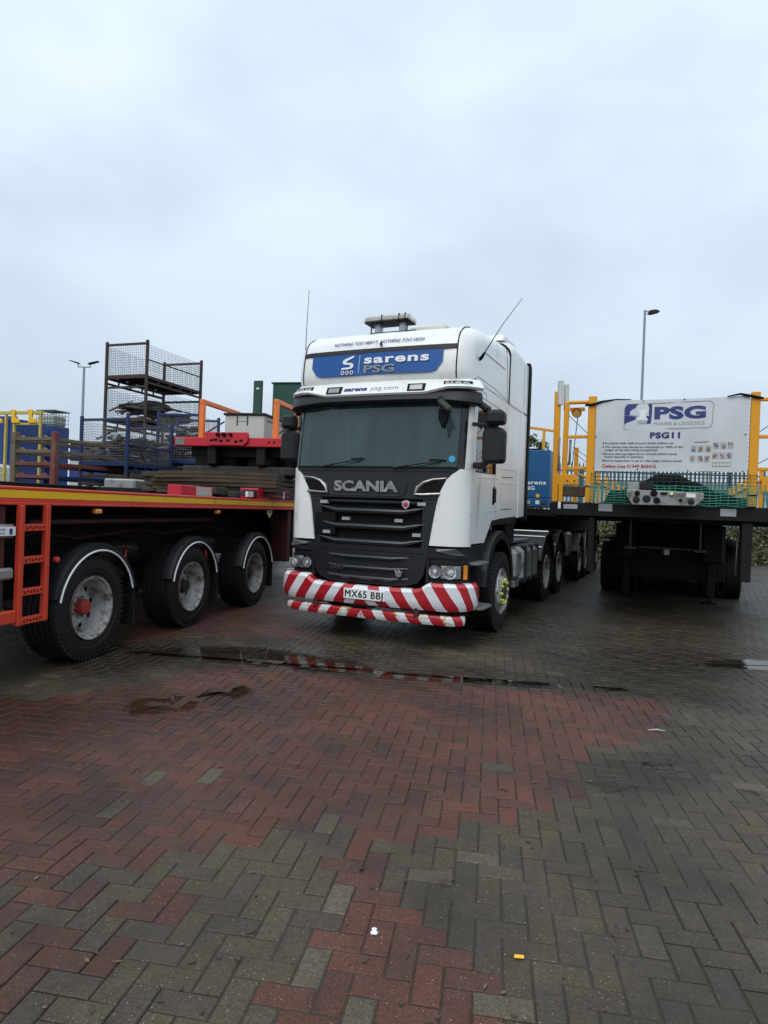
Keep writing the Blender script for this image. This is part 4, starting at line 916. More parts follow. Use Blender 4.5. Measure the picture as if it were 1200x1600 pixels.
q=MB(); q.box(0,.004,-2.2,-.975,1.185,1.255,WPRINT,.001); lb=q.build('printed_label',gr1)
q=MB(); q.box(.0045,.006,-1.06,-.985,1.195,1.245,WPRINT,0); q.box(.0065,.0075,-1.04,-1.01,1.198,1.242,NAVY,0)
text(q,'FLOATING SERVICES',(.0055,-1.42,1.226),(0,1,0),(0,0,1),.016,.34,NAVY,.01); text(q,'LIFTING, TRANSPORT, CRANES',(.0055,-1.42,1.200),(0,1,0),(0,0,1),.012,.34,NAVY,.01); q.build('print',lb)
q=MB(); q.box(-.05,.0,-3.3,-.965,.84,.935,ALU,.02); q.build('side_guard',LT)
q=MB(); q.box(-.12,-.06,-3.3,-1.13,.72,1.13,REDB,.01); q.build('tool_locker',LT); q=MB(); q.box(-.04,.02,-3.3,-.955,.50,.60,REDO,.008); q.build('lower_rail',LT)
for yy in (-1.05,-2.2): rbox('guard_post',LT,(-.10,-.05,yy-.03,yy+.03,.5,1.42),REDDK)
q=MB(); q.lathe([(0,.026),(.03,.024),(.035,.0005)],(-.02,-.50,.965),'x',REDO,12); q.build('reflector_stud',LT)
for yy in (.04,2.45): q=MB(); q.box(-.05,.004,yy-.045,yy+.045,1.355,1.40,AMBER,.01); q.build('marker_lamp',LT)
q=MB(); q.prism([(4.07,1.41),(4.27,1.41),(4.27,1.37),(4.17,1.29),(4.07,1.37)],-.02,-.012,'x',mat('cream_placard',(.55,.45,.25),.5)); q.box(-.011,-.0095,4.10,4.24,1.375,1.40,BPRINT,0); q.build('placard',LT)
rbox('gooseneck_plate',LT,(-.35,-.03,5.02,5.16,.55,1.42),REDDK,.01); rbox('gooseneck_plate',LT,(-2.35,-.1,5.4,5.5,.6,1.42),PLASTD,.01)
# low things lying on the rave edge
q=MB(); q.box(-.30,-.12,1.70,2.50,1.556,1.695,REDB,.006); q.box(-.30,-.119,2.06,2.46,1.575,1.69,WBOX,.004); tag(q.build('marker_board'),'red and white striped marker board lying on the edge of the red flatbed','board'); o=bpy.data.objects['marker_board']; o.matrix_world=LT.matrix_basis
q=MB(); q.box(-.42,-.12,3.95,5.30,1.556,1.74,REDB,.01); q.box(-.119,-.117,4.98,5.04,1.60,1.72,WPRINT,0); q.box(-.119,-.117,5.08,5.14,1.60,1.70,NAVY,0); o=q.build('toolbox'); tag(o,'long low bright red box on the flatbed edge under the timber mats','box'); o.matrix_world=LT.matrix_basis
q=MB(); rr=random.Random(3)
for k in range(26):
    yy=2.6+rr.random()*1.3; x=-.2-rr.random()*.4; z=1.57+rr.random()*.09; s=.03+rr.random()*.05
    q.box(x-s,x+s,yy-s*1.4,yy+s*1.4,z-.02,z+s,rr.choice([RUBBISH,PLAST,RUBBISH,RUSTB,GALV,PLASTD]),.008,Matrix.Translation((x,yy,z))@Matrix.Rotation(rr.random()*3,4,'Z')@Matrix.Translation((-x,-yy,-z)))
q.box(-.16,-.12,3.58,3.78,1.60,1.68,WPRINT,.004)
o=q.build('lashing_gear'); tag(o,'heap of dark shackles and lashing gear between the two red boxes on the flatbed','lashing gear',kind='stuff'); o.matrix_world=LT.matrix_basis
# timber mats
def mats_stack():
    t=thing('timber_mat_stack','thick stack of long weathered timber mats under the upper red trailer','timber stack',(-2.662,6.05,0),R_(-12.5))
    r2=random.Random(9)
    for L_ in range(5):
        z=1.56+L_*.082
        for k in range(5):
            x=-2.30+k*.44; y0=4.35+r2.uniform(-.12,.15); ln=6.0+r2.uniform(-.3,.3)
            q=MB(); pts=[]; sag=.02*math.sin(k+L_)
            q.box(x,x+.42,y0,y0+ln,z+.004+sag*.3,z+.078,WOOD,.008); q.build('timber_board',t)
    # cross boards on top whose long edges face the camera
    for L_ in range(6):
        z=1.64+L_*.058; q=MB()
        xs=[-2.12+.10*L_*0+i*.25 for i in range(10)]
        a=-2.15+.09*abs(L_-2); N=10
        def P(u,v): 
            x=a+(0.10-a)*u; return (x,4.16-.012*L_+.05*math.sin(u*3+L_),z+.052*v+.018*math.sin(u*PI)*(L_/5))
        q.grid(P,N,1,WOOD,True,lambda v:Vector((0,.28,0))); 
        q.grid(lambda u,v:(a+(0.10-a)*u,4.16-.012*L_+.05*math.sin(u*3+L_)+.28*v,z+.052+.018*math.sin(u*PI)*(L_/5)),N,1,WOOD,True); q.build('timber_plank',t)
    return t
mats_stack()
# upper red trailer lying on the mats
UT=thing('stacked_trailer','red trailer stacked on the timber mats, its coupling plate towards the camera','trailer',(-2.662,6.05,0),R_(-12.5))
rbox('end_beam',UT,(-2.13,.15,4.92,5.04,2.46,2.615),REDB,.012); q=MB(); q.box(-2.10,-1.93,4.912,4.918,2.48,2.60,GALV,.002); q.build('reflective_panel',UT)
q=MB(); q.prism([(-1.52,2.70),(-.75,2.70),(-.73,2.66),(-.75,2.54),(-.82,2.475),(-1.44,2.475),(-1.50,2.56)],4.87,4.915,'y',REDB,.008); cp=q.build('coupling_plate',UT)
for x,z,r_ in ((-1.28,2.655,.034),(-1.17,2.655,.038),(-1.05,2.655,.03)): q=MB(); q.lathe([(0,r_),(-.05,r_*.9),(-.055,.0005)],(x,4.87,z),'y',PLASTD,14); q.build('air_coupling',cp)
q=MB(); 
for x,z in ((-1.40,2.56),(-1.33,2.57),(-1.23,2.55),(-1.10,2.56),(-.95,2.54),(-.86,2.56)): q.box(x-.03,x+.03,4.863,4.869,z-.02,z+.018,PLASTD)
for x in (-.38,-.29): q.lathe([(0,.02),(-.002,.0005)],(x,4.918,2.54),'y',PLASTD,10)
q.build('mounting_slot',cp); cpz=bpy.data.objects
for sx in (-2.13,.10): rbox('side_beam',UT,(sx,sx+.05,5.04,11.5,2.50,2.615),REDB,.008)
rbox('deck',UT,(-2.08,.10,5.05,11.4,2.53,2.60),RUBBISH,.004)
for x in (-1.45,-.55): rbox('chassis_beam',UT,(x-.08,x+.08,4.98,11.4,2.16,2.52),CHASSIS,.01)
for k in range(6): rbox('cross_member',UT,(-1.95,0,5.2+k*1.1,5.3+k*1.1,2.30,2.5),CHASSIS,.01)
for x in (-1.75,-.45): 
    q=MB(); q.box(x-.09,x+.09,5.5,5.68,2.03,2.5,CHASSIS,.01); q.build('landing_leg',UT)
for k in range(3):
    for x in (-1.95,-.12):
        q=MB(); q.lathe([(-.12,.16),(-.13,.24),(-.1,.26),(.1,.26),(.13,.24),(.12,.16),(.0,.14),(0,.001)],(x,8.0+k*.75,2.26),'x',TYRE,20); q.build('wheel',UT)
rbox('dark_filler_panel',UT,(-2.0,-.05,5.9,6.0,1.99,2.5),CHASSIS,.01)  # added dark panel, fills the gap below the deck so it reads black
for k in range(4): rbox('dark_filler_block',UT,(-1.9+k*.45,-1.6+k*.45,5.2+.1*k,5.7+.1*k,2.08,2.38),CHASSIS,.05)  # added dark blocks that thicken the black mass under the deck
rbox('dark_filler_slab',UT,(-2.05,0.0,5.06,5.5,1.985,2.14),RUBBISH,.03)  # added dark slab, closes the gap above the mats
# orange rails, white box
for x,p0,p1 in ((-1.70,5.06,8.4),(-.33,5.06,7.6)):
    q=MB(); q.beam((x,p0-.03,3.25),(x,p1,3.25),.075,.075,ORANGE,.006); q.beam((x,p0+.02,2.60),(x,p0+.02,3.22),.085,.085,ORANGE,.006)
    if x>-1: q.beam((x,p0+1.0,2.6),(x,p0+1.0,3.22),.07,.07,ORANGE,.006)
    q.beam((x,p1-.1,2.6),(x,p1-.1,3.22),.07,.07,ORANGE,.006); q.beam((x,p0,2.645),(x,p1,2.645),.09,.07,ORANGE,.006)
    q.beam((x-.02,p0+.1,2.68),(x-.02,p0+.9,3.02),.025,.025,RUSTB); q.build('orange_side_frame',UT)
q=MB(); q.beam((-1.6,5.8,2.64),(-1.0,5.8,2.85),.05,.05,ORANGE); q.beam((-1.6,5.8,2.66),(-1.3,5.8,2.80),.04,.04,ORANGE); q.build('orange_bracket',UT)
WB=thing('storage_box','weathered white steel box with black lid and rust streaks on the upper red trailer','box',LT.matrix_basis@Vector((-.93,5.45,2.605)),R_(-12.5))
q=MB(); q.box(-.36,.37,-.33,.55,0,.415,WBOX,.012); wb=q.build('box_body',WB); 
q=MB(); q.box(-.385,.395,-.36,.58,.415,.455,PLAST,.01); q.build('lid',WB)
for x in (-.13,.06): q=MB(); q.box(x-.012,x+.012,-.338,-.331,.24,.40,RUSTB,.003); q.build('hinge',wb)
q=MB(); q.box(-.11,.04,-.335,-.3315,.31,.314,RUSTB); q.box(.37,.376,-.20,.42,.33,.345,RUSTB); q.build('rusty_edge',wb)
# green cabinet and its open door
GC=thing('metal_cabinet','tall dark green steel cabinet with its door open behind the orange rail','cabinet',LT.matrix_basis@Vector((1.0,7.85,2.6))+Vector((0,0,0)),R_(-12.5))
q=MB(); q.box(-2.56,-1.85,0,.6,.0,1.50,GREEN,.01); gc=q.build('cabinet_body',GC); q=MB(); q.box(-2.59,-1.82,-.03,.63,1.50,1.53,GREEN,.006); q.build('cabinet_roof',GC)
q=MB(); q.box(-2.76,-2.58,-.55,-.52,.0,1.46,GREEN,.006,Matrix.Translation((-2.6,0,0))@Matrix.Rotation(0,4,'Z')@Matrix.Translation((2.6,0,0))); q.box(-2.70,-2.63,-.556,-.551,1.28,1.31,WPRINT); q.beam((-2.58,-.53,.0),(-2.56,0,.0),.02,.02,RUSTB); q.beam((-2.57,-.535,.1),(-2.57,-.535,1.46),.02,.03,RUSTB); q.build('cabinet_door',GC)
rbox('support_platform',GC,(-2.95,-1.80,-.6,.7,-.06,0),RUSTB)
# ------------------------------------------------------------------ dark flatbed behind with stillages
F2=thing('low_flatbed','dark flatbed behind the red trailer carrying mesh stillages and a rack','trailer',(-6.2,13.0,0),R_(-19))
rbox('deck',F2,(-1.7,1.75,-4.4,6.5,1.56,1.70),CHASSIS,.01)
for x in (-.5,.5): rbox('chassis_beam',F2,(x-.07,x+.07,-4.2,6.4,1.0,1.56),CHASSIS,.01)
for yy in (-1.6,-.3,4.2,5.5):
    for sx in (-1,1): make_wheel('wheel',F2,(sx*1.35,yy,.5),sx,.5,.30,'drive')
    rbox('axle',F2,(-1.3,1.3,yy-.06,yy+.06,.45,.56),CHASSIS)
def mesh_panel(mb,p0,u,v,nu,nv,r,m,bow=0):
    p0=Vector(p0);u=Vector(u);v=Vector(v)
    for i in range(nu+1): a=p0+u*(i/nu); mb.tube([a,a+v],r,m,4,cap=False)
    for j in range(nv+1): a=p0+v*(j/nv); mb.tube([a,a+u],r,m,4,cap=False)
def stillage(label,loc,rz,w,l,h,m,wm,group=None,zr=.30,wire=.0028,legs=.14,drop=True,leaning=False):
    t=thing('mesh_stillage',label,'stillage',loc,rz,group)
    pw=.06
    for x in (0,w):
        for y_ in (0,l): q=MB(); q.box(x-pw/2,x+pw/2,y_-pw/2,y_+pw/2,0,h,m,.006); q.build('post',t)
    zb=legs
    for y_ in (0,l): rbox('rail',t,(pw/2,w-pw/2,y_-.02,y_+.02,zb,zb+.09),m); rbox('rail',t,(pw/2,w-pw/2,y_-.018,y_+.018,h-.10,h-.05),m)
    for x in (0,w):
        rbox('rail',t,(x-.02,x+.02,pw/2,l-pw/2,zb,zb+.07),m); rbox('rail',t,(x-.018,x+.018,pw/2,l-pw/2,zb-.12,zb-.07),m)
        for k in range(1,5): rbox('spacer',t,(x-.016,x+.016,l*k/5-.02,l*k/5+.02,zb-.07,zb),m)
        if x==w: rbox('rail',t,(x-.014,x+.014,pw/2,l-pw/2,zb+.42,zb+.45),m)
    for k in range(1,6): rbox('floor_bearer',t,(pw/2,w-pw/2,l*k/6-.03,l*k/6+.03,zb+.01,zb+.06),m)
    rbox('floor_plate',t,(.02,w-.02,.02,l-.02,zb+.072,zb+.082),m,.002)
    nu=lambda d:max(4,int(d/.052))
    H0=zb+.10; H1=h-.11
    for (p,u_,hh,n_) in (((.03,0,H0),(w-.06,0,0),H1-H0,'mesh_panel'),((.03,l,H0),(w-.06,0,0),H1-H0,'mesh_panel'),((0,.03,H0),(0,l-.06,0),(H1-H0),'mesh_panel'),((w,.03,H0),(0,l-.06,0),(H1-H0),'mesh_panel')):
        q=MB(); mesh_panel(q,p,u_,(0,0,hh),nu(Vector(u_).length),nu(hh),wire,wm); q.build(n_,t)
        fr=MB(); 
    return t
def scrapheap(label,name,cat,loc,rz,w,l,h,seed,n=60,cols=(RUBBISH,RUSTB,PLAST,GALV),coils=3):
    r=random.Random(seed); q=MB()
    for k in range(n):
        x=r.uniform(.08,w-.08); y_=r.uniform(.1,l-.1); z=r.uniform(.0,h)*(1-.5*abs(x/w-.5)); a=r.uniform(0,PI); ln=r.uniform(.15,.55); m=r.choice(cols)
        dx,dy=math.cos(a)*ln/2,math.sin(a)*ln/2
        cl=lambda v,a_,b_:min(b_,max(a_,v))
        p=(cl(x-dx,.06,w-.06),cl(y_-dy,.06,l-.06),z+.03); q_=(cl(x+dx,.06,w-.06),cl(y_+dy,.06,l-.06),z+r.uniform(0,.14)+.03)
        if r.random()<.5: q.tube([p,((p[0]+q_[0])/2+.03,(p[1]+q_[1])/2,(p[2]+q_[2])/2+.05),q_],r.uniform(.012,.04),m,6)
        else: q.beam(p,q_,r.uniform(.04,.16),r.uniform(.02,.06),m,.006)
    for k in range(coils):
        c=(r.uniform(.35,w-.35),r.uniform(.4,l-.4),h*.55+k*.07); R0=min(w,l)*.34
        for j in range(4): q.tube([(c[0]+math.cos(a)*R0*(1-.08*j),c[1]+math.sin(a)*R0*1.2*(1-.08*j),c[2]+.03*math.sin(a*2+j)+j*.025) for a in [2*PI*i/18 for i in range(18)]],.035,RUBBISH,6,closed=True)
    o=q.build(name); tag(o,label,cat,kind='stuff'); o.location=loc; o.rotation_euler=(0,0,rz); return o
Z19=R_(-19)
def loc19(x,y,dx,dy): c,s=math.cos(R_(19)),math.sin(R_(19)); return (x+dx*c+dy*s,y-dx*s+dy*c)
# brown stack, nearest right-hand post at (-5.58,15)
bx,by=loc19(-5.58,15.05,-1.15,0)
for k,(z,lb_) in enumerate(((2.17,'rusty brown mesh stillage at the bottom of the tall stack, behind the blue stillage'),(3.17,'rusty brown mesh stillage in the middle of the tall stack, filled with dark hoses'),(4.17,'empty rusty brown mesh stillage at the top of the tall stack'))):
    stillage(lb_,(bx,by,z),Z19,1.15,2.1,1.02,RUSTB,WIRED,'brown mesh stillages in the tall stack',wire=.0032)
scrapheap('dark coiled hoses and scrap filling the middle brown stillage','hose_heap','hoses',(bx,by,3.40),Z19,1.15,2.1,.30,4,70,coils=4)
scrapheap('dark scrap filling the bottom brown stillage','scrap_heap','scrap',(bx,by,2.40),Z19,1.15,2.1,.4,5,70)
for dy in (.2,1.0,1.8):
    o=rbox('timber_block',None,(-.05,1.20,dy-.1,dy+.1,0,.46),WOOD,.01); tag(o,{.2:'nearest',1.0:'middle',1.8:'farthest'}[dy]+' of three squared timber bearers under the tall brown stillage stack','timber',group='timber bearers under the brown stack'); o.location=(bx,by,1.70); o.rotation_euler=(0,0,Z19)
ax,ay=loc19(-5.16,13.0,-1.15,0)
stillage('blue mesh stillage with corner posts standing in front of the tall brown stack, left one',(ax,ay,2.02),Z19,1.15,1.38,1.15,BLUES,GALV,wire=.003)
scrapheap('grey brackets and dark plates filling the left blue stillage','bracket_heap','scrap',(ax,ay,2.25),Z19,1.15,1.38,.55,8,75,(RUBBISH,GALVP,PLAST,RUBBISH,RUSTB),1)
stillage('low dark brown stillage under the left blue stillage',(ax,ay,1.70),Z19,1.15,1.38,.33,RUSTB,GALV,wire=.003,legs=.06)
cx_,cy_=loc19(-5.12,14.62,0,0)
stillage('blue mesh stillage between the tall brown stack and the orange rail, right one',(cx_,cy_,2.2),R_(-8),1.02,.95,1.30,BLUES,GALV,wire=.003)
scrapheap('dark scrap and rust-coloured clamps filling the right blue stillage','scrap_heap','scrap',(cx_,cy_,2.42),R_(-8),1.02,.95,.7,12,80,(RUBBISH,RUSTB,PLAST,GALV),2)
stillage('low brown stillage under the right blue stillage',(cx_,cy_,1.70),R_(-8),1.02,.95,.50,RUSTB,GALV,wire=.003,legs=.06)
q=MB(); q.lathe([(0,.30),(.0,.33),(.9,.33),(.9,.30)],(0,0,0),'y',GALV,20,a0=0,a1=PI); q.grid(lambda u,v:(.33*math.cos(PI*u),.0,.33*math.sin(PI*u)*v),14,1,RUBBISH); o=q.build('arched_cover'); tag(o,'grey arched metal cover lying beyond the edge of the red flatbed','cover'); o.location=(-4.05,11.6,1.70); o.rotation_euler=(0,0,R_(-35))
rbox('x',None,(0,.01,0,.01,0,.01),CHASSIS); bpy.data.objects.remove(bpy.data.objects['x'])
o=rbox('silver_case',None,(-.34,.3,-.2,.2,-.02,.17),ALU,.03); tag(o,'long silver case beside the arched cover behind the red flatbed','case'); o.location=(-4.75,12.0,1.70); o.rotation_euler=(0,0,R_(-12))
F3=rbox('scaffold_platform',None,(-1.3,1.1,-.6,1.2,1.58,1.70),CHASSIS,.01); tag(F3,'dark low platform behind the red flatbed under the arched cover','platform'); F3.location=(-4.1,11.6,0); F3.rotation_euler=(0,0,R_(-15))
for x in (-1.2,1.0):
    for y_ in (-.5,1.1): q=MB(); q.box(x-.05,x+.05,y_-.05,y_+.05,0,1.58,CHASSIS); q.build('leg',F3)
# pipe rack
rx,ry=loc19(-6.09,12.0,-.96,0)
RK=thing('pipe_rack','red and brown steel rack of horizontal rails at the far left behind the flatbed','rack',(rx,ry,1.70),Z19)
for x in (0,.96):
    for y_ in (0,1.9): q=MB(); q.box(x-.055,x+.055,y_-.05,y_+.05,0,.99,RACKR if x>0 else RACKG,.008); q.build('post',RK)
for i,z in enumerate((.86,.63,.40,.16)):
    m=(RACKG,RACKG,RACKR,RACKR)[i]
    for y_ in (0,1.9):
        q=MB(); q.box(.05,.91,y_-.03,y_+.03,z-.03,z+.03,m,.006)
        for x in (.18,.73): q.prism([(x-.06,z+.028),(x,z+.075),(x+.06,z+.028)],y_-.03,y_+.03,'y',m)
        q.build('rail',RK)
    for x in (0,.96): q=MB(); q.box(x-.03,x+.03,.05,1.85,z-.04,z+.03,(RACKG,RACKG,RACKR,BLUES)[i],.006); q.build('rail',RK)
# white van behind the rack
VN=thing('van','white van with blue-tinted windscreen partly hidden at the far left behind the red flatbed','van',(-10.35,17.2,0),R_(-95))
q=MB(); pf=[(-2.3,.45),(-2.4,.9),(-2.25,1.35),(-1.65,1.45),(-.95,2.15),(-.6,2.25),(2.4,2.27),(2.5,2.1),(2.55,.5)]; q.prism([(a,b_) for a,b_ in pf],-.95,.95,'y',WHITE,.08)
vb=q.build('van_body',VN)
vb.rotation_euler=(0,0,0)
q=MB(); q.add([(-1.62,-.80,1.50),(-1.62,.80,1.50),(-.99,.72,2.13),(-.99,-.72,2.13)],[(0,1,2,3)],SGLASS); q.build('windscreen',VN)
for sy in (-1,1):
    q=MB(); q.prism([(-1.30,1.45),(-.85,2.0),(-.1,2.0),(-.1,1.45)],sy*.951,sy*.957,'y',GLOSSB); q.build('side_window',VN)
    for xx in (-1.6,1.6): q=MB(); q.lathe([(-.1,.18),(-.1,.33),(.1,.33),(.1,.18),(.02,.16),(.02,.001)],(xx,sy*.88,.34),'y',TYRE,20); q.build('wheel',VN)
q=MB(); q.box(-2.43,-2.38,-.6,.6,.85,1.1,PLASTD,.02); q.build('radiator_grille',VN)
# blue containers, faded yellow frame
def container(label,loc,rz,w,l,h,m,stripes_=False):
    t=thing('shipping_container',label,'container',loc,rz)
    if not stripes_:
        n=int(w/.16); q=MB(); pts=[]
        for k in range(n): x=w*k/n; pts+=[(x,0),(x+.03,.035),(x+.08,.035),(x+.11,0)]
        pts+=[(w,0),(w,l),(0,l)]; q.prism(pts,.12,h-.1,'z',m); q.build('corrugated_wall',t)
        for a in ((0,w,-.02,.08,0,.14),(0,w,-.02,.08,h-.12,h)): rbox('frame_rail',t,a,m)
        for x in (0,w): rbox('corner_post',t,(x-.05,x+.05,-.03,.1,0,h),m)
        rbox('container_roof',t,(0,w,.05,l,h-.11,h-.05),m)
    return t
c=container('deep blue corrugated container behind the faded yellow frame',(-14.9,17.9,0),R_(-14),5.6,1.1,3.50,BLUEC)
q=MB(); q.box(3.55,3.64,-.035,-.03,3.05,3.12,WPRINT); q.box(3.67,3.76,-.035,-.03,3.05,3.12,WPRINT); q.build('white_marking',c)
YF=thing('yellow_lifting_frame','faded yellow steel frame with hooks in front of the blue container','frame',(-9.9,15.6,0),R_(-17))
for x in (.0,1.02,1.27,2.03):
    q=MB(); q.beam((x,0,.0),(x,0,3.40),.055,.055,YELF,.005); q.build('post',YF)
q=MB(); q.beam((-3,0,3.42),(2.08,0,3.42),.06,.07,YELF,.005); q.build('top_rail',YF); q=MB(); q.beam((1.3,.0,3.16),(2.03,.0,3.16),.04,.05,YELF,.005); q.build('rail',YF)
q=MB(); q.beam((1.02,-.9,1.95),(2.0,-.9,1.95),.04,.05,YELF,.005); q.beam((.6,-.9,1.95),(1.02,-.9,1.98),.04,.05,YELF,.005); q.build('low_bar',YF)
for x in (.75,1.25,1.75): q=MB(); q.prism([(x-.06,3.50),(x+.08,3.48),(x+.08,3.30),(x+.2,3.26),(x+.2,3.18),(x-.02,3.18),(x-.02,3.4)],-.06,-.01,'y',YEL,.005); q.build('hook',YF)
ST=thing('striped_site_building','long blue and white banded site building beyond the containers','building',(-12.2,27.0,0),R_(-12))
zb=0
for k,(hh,m) in enumerate(((.9,BLUEC),(.5,WBOX),(.55,BLUEC),(.33,WBOX),(.52,BLUEC),(.22,WBOX),(.75,BLUEC))):
    rbox('cladding_band',ST,(-1,6.5,0,5,zb,zb+hh-.01),m,.01); zb+=hh
rbox('flat_roof',ST,(-1.15,6.65,-.15,5.1,zb,zb+.08),GALVP)
CG=thing('wire_tote_cage','white plastic tote in a galvanised cage on top of the blue container','tote',(-9.75,18.2,3.45),R_(-19))
rbox('support_shelf',CG,(-.05,.6,-.05,.55,-3.45,0),BLUEC)
q=MB(); q.box(0,.55,0,.5,.02,.30,WBOX,.04); q.build('plastic_tank',CG)
q=MB(); mesh_panel(q,(-.02,-.02,0),(.6,0,0),(0,0,.42),6,4,.008,GALV); mesh_panel(q,(.58,-.02,0),(0,.55,0),(0,0,.42),5,4,.008,GALV); q.box(-.02,.62,-.03,.55,.42,.45,GALV,.005); q.build('wire_cage',CG)
# ------------------------------------------------------------------ right-hand trailer with banner
RT=thing('banner_trailer','black flatbed trailer with yellow posts and a white banner headboard on the right','trailer',(3.895,9.033,0),R_(-24.5))
rbox('front_beam',RT,(-1.58,1.60,-.02,.10,1.50,1.695),CHASSIS,.012)
rbox('deck_plate',RT,(-1.5,1.5,.10,13.5,1.60,1.69),CHASSIS,.01)
for sx in (-1,1):
    rbox('side_beam',RT,(sx*1.46,sx*1.52,.1,13.5,1.46,1.70),CHASSIS,.01)
for x in (-.45,.45):
    q=MB(); q.box(x-.08,x+.08,.1,13,1.56,1.58,CHASSIS); q.box(x-.08,x+.08,.1,13,1.06,1.09,CHASSIS); q.box(x-.012,x+.012,.1,13,1.09,1.56,CHASSIS); q.build('chassis_beam',RT)
for k in range(13): rbox('cross_member',RT,(-1.45,1.45,.4+k,.46+k,1.44,1.60),CHASSIS,.006)
q=MB(); q.lathe([(0,.05),(.12,.05)],(0,1.0,.96),'z',SATIN,16); q.box(-.5,.5,.5,1.5,1.06,1.09,CHASSIS); q.build('kingpin_plate',RT)
q=MB(); q.prism([(-.50,1.895),(-.50,1.80),(-.42,1.68),(.36,1.685),(.46,1.78),(.46,1.862)],-.27,-.235,'y',ALU,.008); q.box(-.49,-.34,-.265,-.24,1.88,1.99,ALU,.006); q.box(-.35,.3,-.24,.0,1.70,1.73,CHASSIS); q.box(-.35,-.3,-.24,.0,1.72,1.86,CHASSIS); q.box(.25,.3,-.24,.0,1.72,1.84,CHASSIS)
cpl=q.build('coupling_panel',RT)
q=MB(); q.box(-.33,-.16,-.275,-.235,1.90,1.99,PLAST,.006); q.build('control_box',cpl)
for x,z,r_,m in ((-.36,1.84,.035,PLASTD),(-.37,1.755,.045,PLAST),(-.24,1.77,.05,PLAST),(-.15,1.845,.045,PLASTD),(-.11,1.75,.042,PLASTD),(.07,1.84,.03,YELF),(.18,1.76,.02,PLASTD),(.31,1.745,.04,PLAST)):
    q=MB(); q.lathe([(0,r_),(-.03,r_),(-.045,r_*.7),(-.045,.0005)],(x,-.27,z),'y',m,16); q.build('air_coupling',cpl)
q=MB(); q.box(.25,.36,-.274,-.271,1.80,1.85,WPRINT); q.box(-.07,.02,-.31,-.27,1.83,1.86,PLASTD,.01); q.lathe([(-.04,.02),(-.05,.018),(-.05,.0005)],(.07,-.27,1.84),'y',WPRINT,8); q.build('label_plate',cpl)
for x0,x1,z0,z1 in ((-.89,-.70,1.58,1.685),(.67,.86,1.565,1.665),(-1.38,-1.18,1.60,1.665)):
    q=MB(); q.box(x0,x1,-.028,-.021,z0,z1,REFL,.003); q.build('reflective_panel',RT)
q=MB(); q.box(-1.46,-1.42,-.03,-.02,1.60,1.70,WPRINT,.003); q.build('side_marker',RT)
for x,zt in ((-1.025,3.235),(1.035,3.215)):
    q=MB(); q.box(x-.055,x+.055,-.045,.06,1.70,zt,YELP,.008); po_=q.build('headboard_post',RT)
    q=MB(); q.tube([(x-.062,-.05,1.94 if x<0 else 1.86),(x+.06,-.052,1.935 if x<0 else 1.85)],.012,GALV if x<0 else PLASTD,6); q.build('tie',po_)
# banner
Bn=MB(); bz0,bz1=2.155,3.165
def bs(x,z): return -.05-.012*math.sin((x+1)*3.1)-.008*math.sin(z*5)-.004*math.sin(x*9+z*6)-.003*math.sin(x*17-z*8)
Bn.grid(lambda u,v:(-.965+1.93*u,bs(-.965+1.93*u,bz0+(bz1-bz0)*v),bz0+(bz1-bz0)*v-.015*math.sin(u*PI)*(v)),24,12,BANNER,True)
Bn.grid(lambda u,v:(-.965+1.93*u,bs(-.965+1.93*u,bz0+(bz1-bz0)*v)+.006,bz0+(bz1-bz0)*v-.015*math.sin(u*PI)*(v)),24,12,BANNER,True)
BN=Bn.build('banner',RT)
def bp2(x,z,o=.004): 
    u=(x+.965)/1.93; v=(z-bz0)/(bz1-bz0); return Vector((x,bs(x,z)-o,z-.015*math.sin(u*PI)*v))
BX=lambda px:-.965+1.93*(px-50)/(1085-50)      # banner pixel columns 50..1085
BZ=lambda py:bz1-(bz1-bz0)*(py-95)/(575-95)
q=MB()
def tx(s,px,py,w,h,m,bold=.02,**k): text(q,s,(BX(px),0,BZ(py)),(1,0,0),(0,0,1),h*(bz1-bz0)/480,w*1.93/1035,m,bold,surf=lambda p:bp2(p.x,p.z,.004),**k)
tx('PSG',465,222,345,78,NAVY,.05,spacing=1.05); tx('MARINE & LOGISTICS',462,266,340,20,GREYP,.0,spacing=1.1); tx('PSG11',440,352,205,38,NAVY,.05,spacing=1.1)
for s,py,px,w in (('Complete daily walk around checks before use',392,122,482),('The vehicle load should be restrained to 100% of the',418,122,545),('weight of the item being transported',438,122,372),('Ensure steering alignment is correct before travel,',464,122,510),('check manually if necessary',484,122,280),('Ensure suspension is set to ride height before travel',510,116,545)): tx(s,px,py,w,13,BPRINT,.012)
for py in (386,412,458,503): q.tube([bp2(BX(112)+math.cos(a)*.006,BZ(py)+math.sin(a)*.006,.004) for a in [2*PI*k/6 for k in range(6)]],.004,BPRINT,4,closed=True)
tx('Defect Line 01349 856410',112,552,378,22,REDP,.02); q.tube([bp2(BX(104),BZ(542),.004),bp2(BX(106),BZ(542),.004)],.006,REDP,4)
q.build('lettering',BN)
q=MB()   # logo: navy block with a bollard shape, outline frame
def poly(pts,m,o=.003): 
    vs=[bp2(BX(a),BZ(b_),o) for a,b_ in pts]; q.add(vs,[tuple(range(len(vs)))],m)
poly([(258,150),(270,132),(290,124),(448,124),(448,205),(400,205),(380,205),(340,205),(258,197)],NAVY)
poly([(258,199),(340,209),(335,228),(300,240),(270,250),(254,262)],NAVY)
poly([(400,205),(448,205),(442,255),(400,258),(360,256),(345,244)],NAVY)
poly([(350,166),(360,163),(400,163),(420,166),(418,174),(408,186),(406,205),(424,232),(346,232),(362,205),(362,186),(352,174)],WPRINT,.006)
for k in range(4): poly([(346-k*3,234+k*6),(420-k*2,234+k*6),(420-k*2,237+k*6),(346-k*3,237+k*6)],WPRINT,.007)
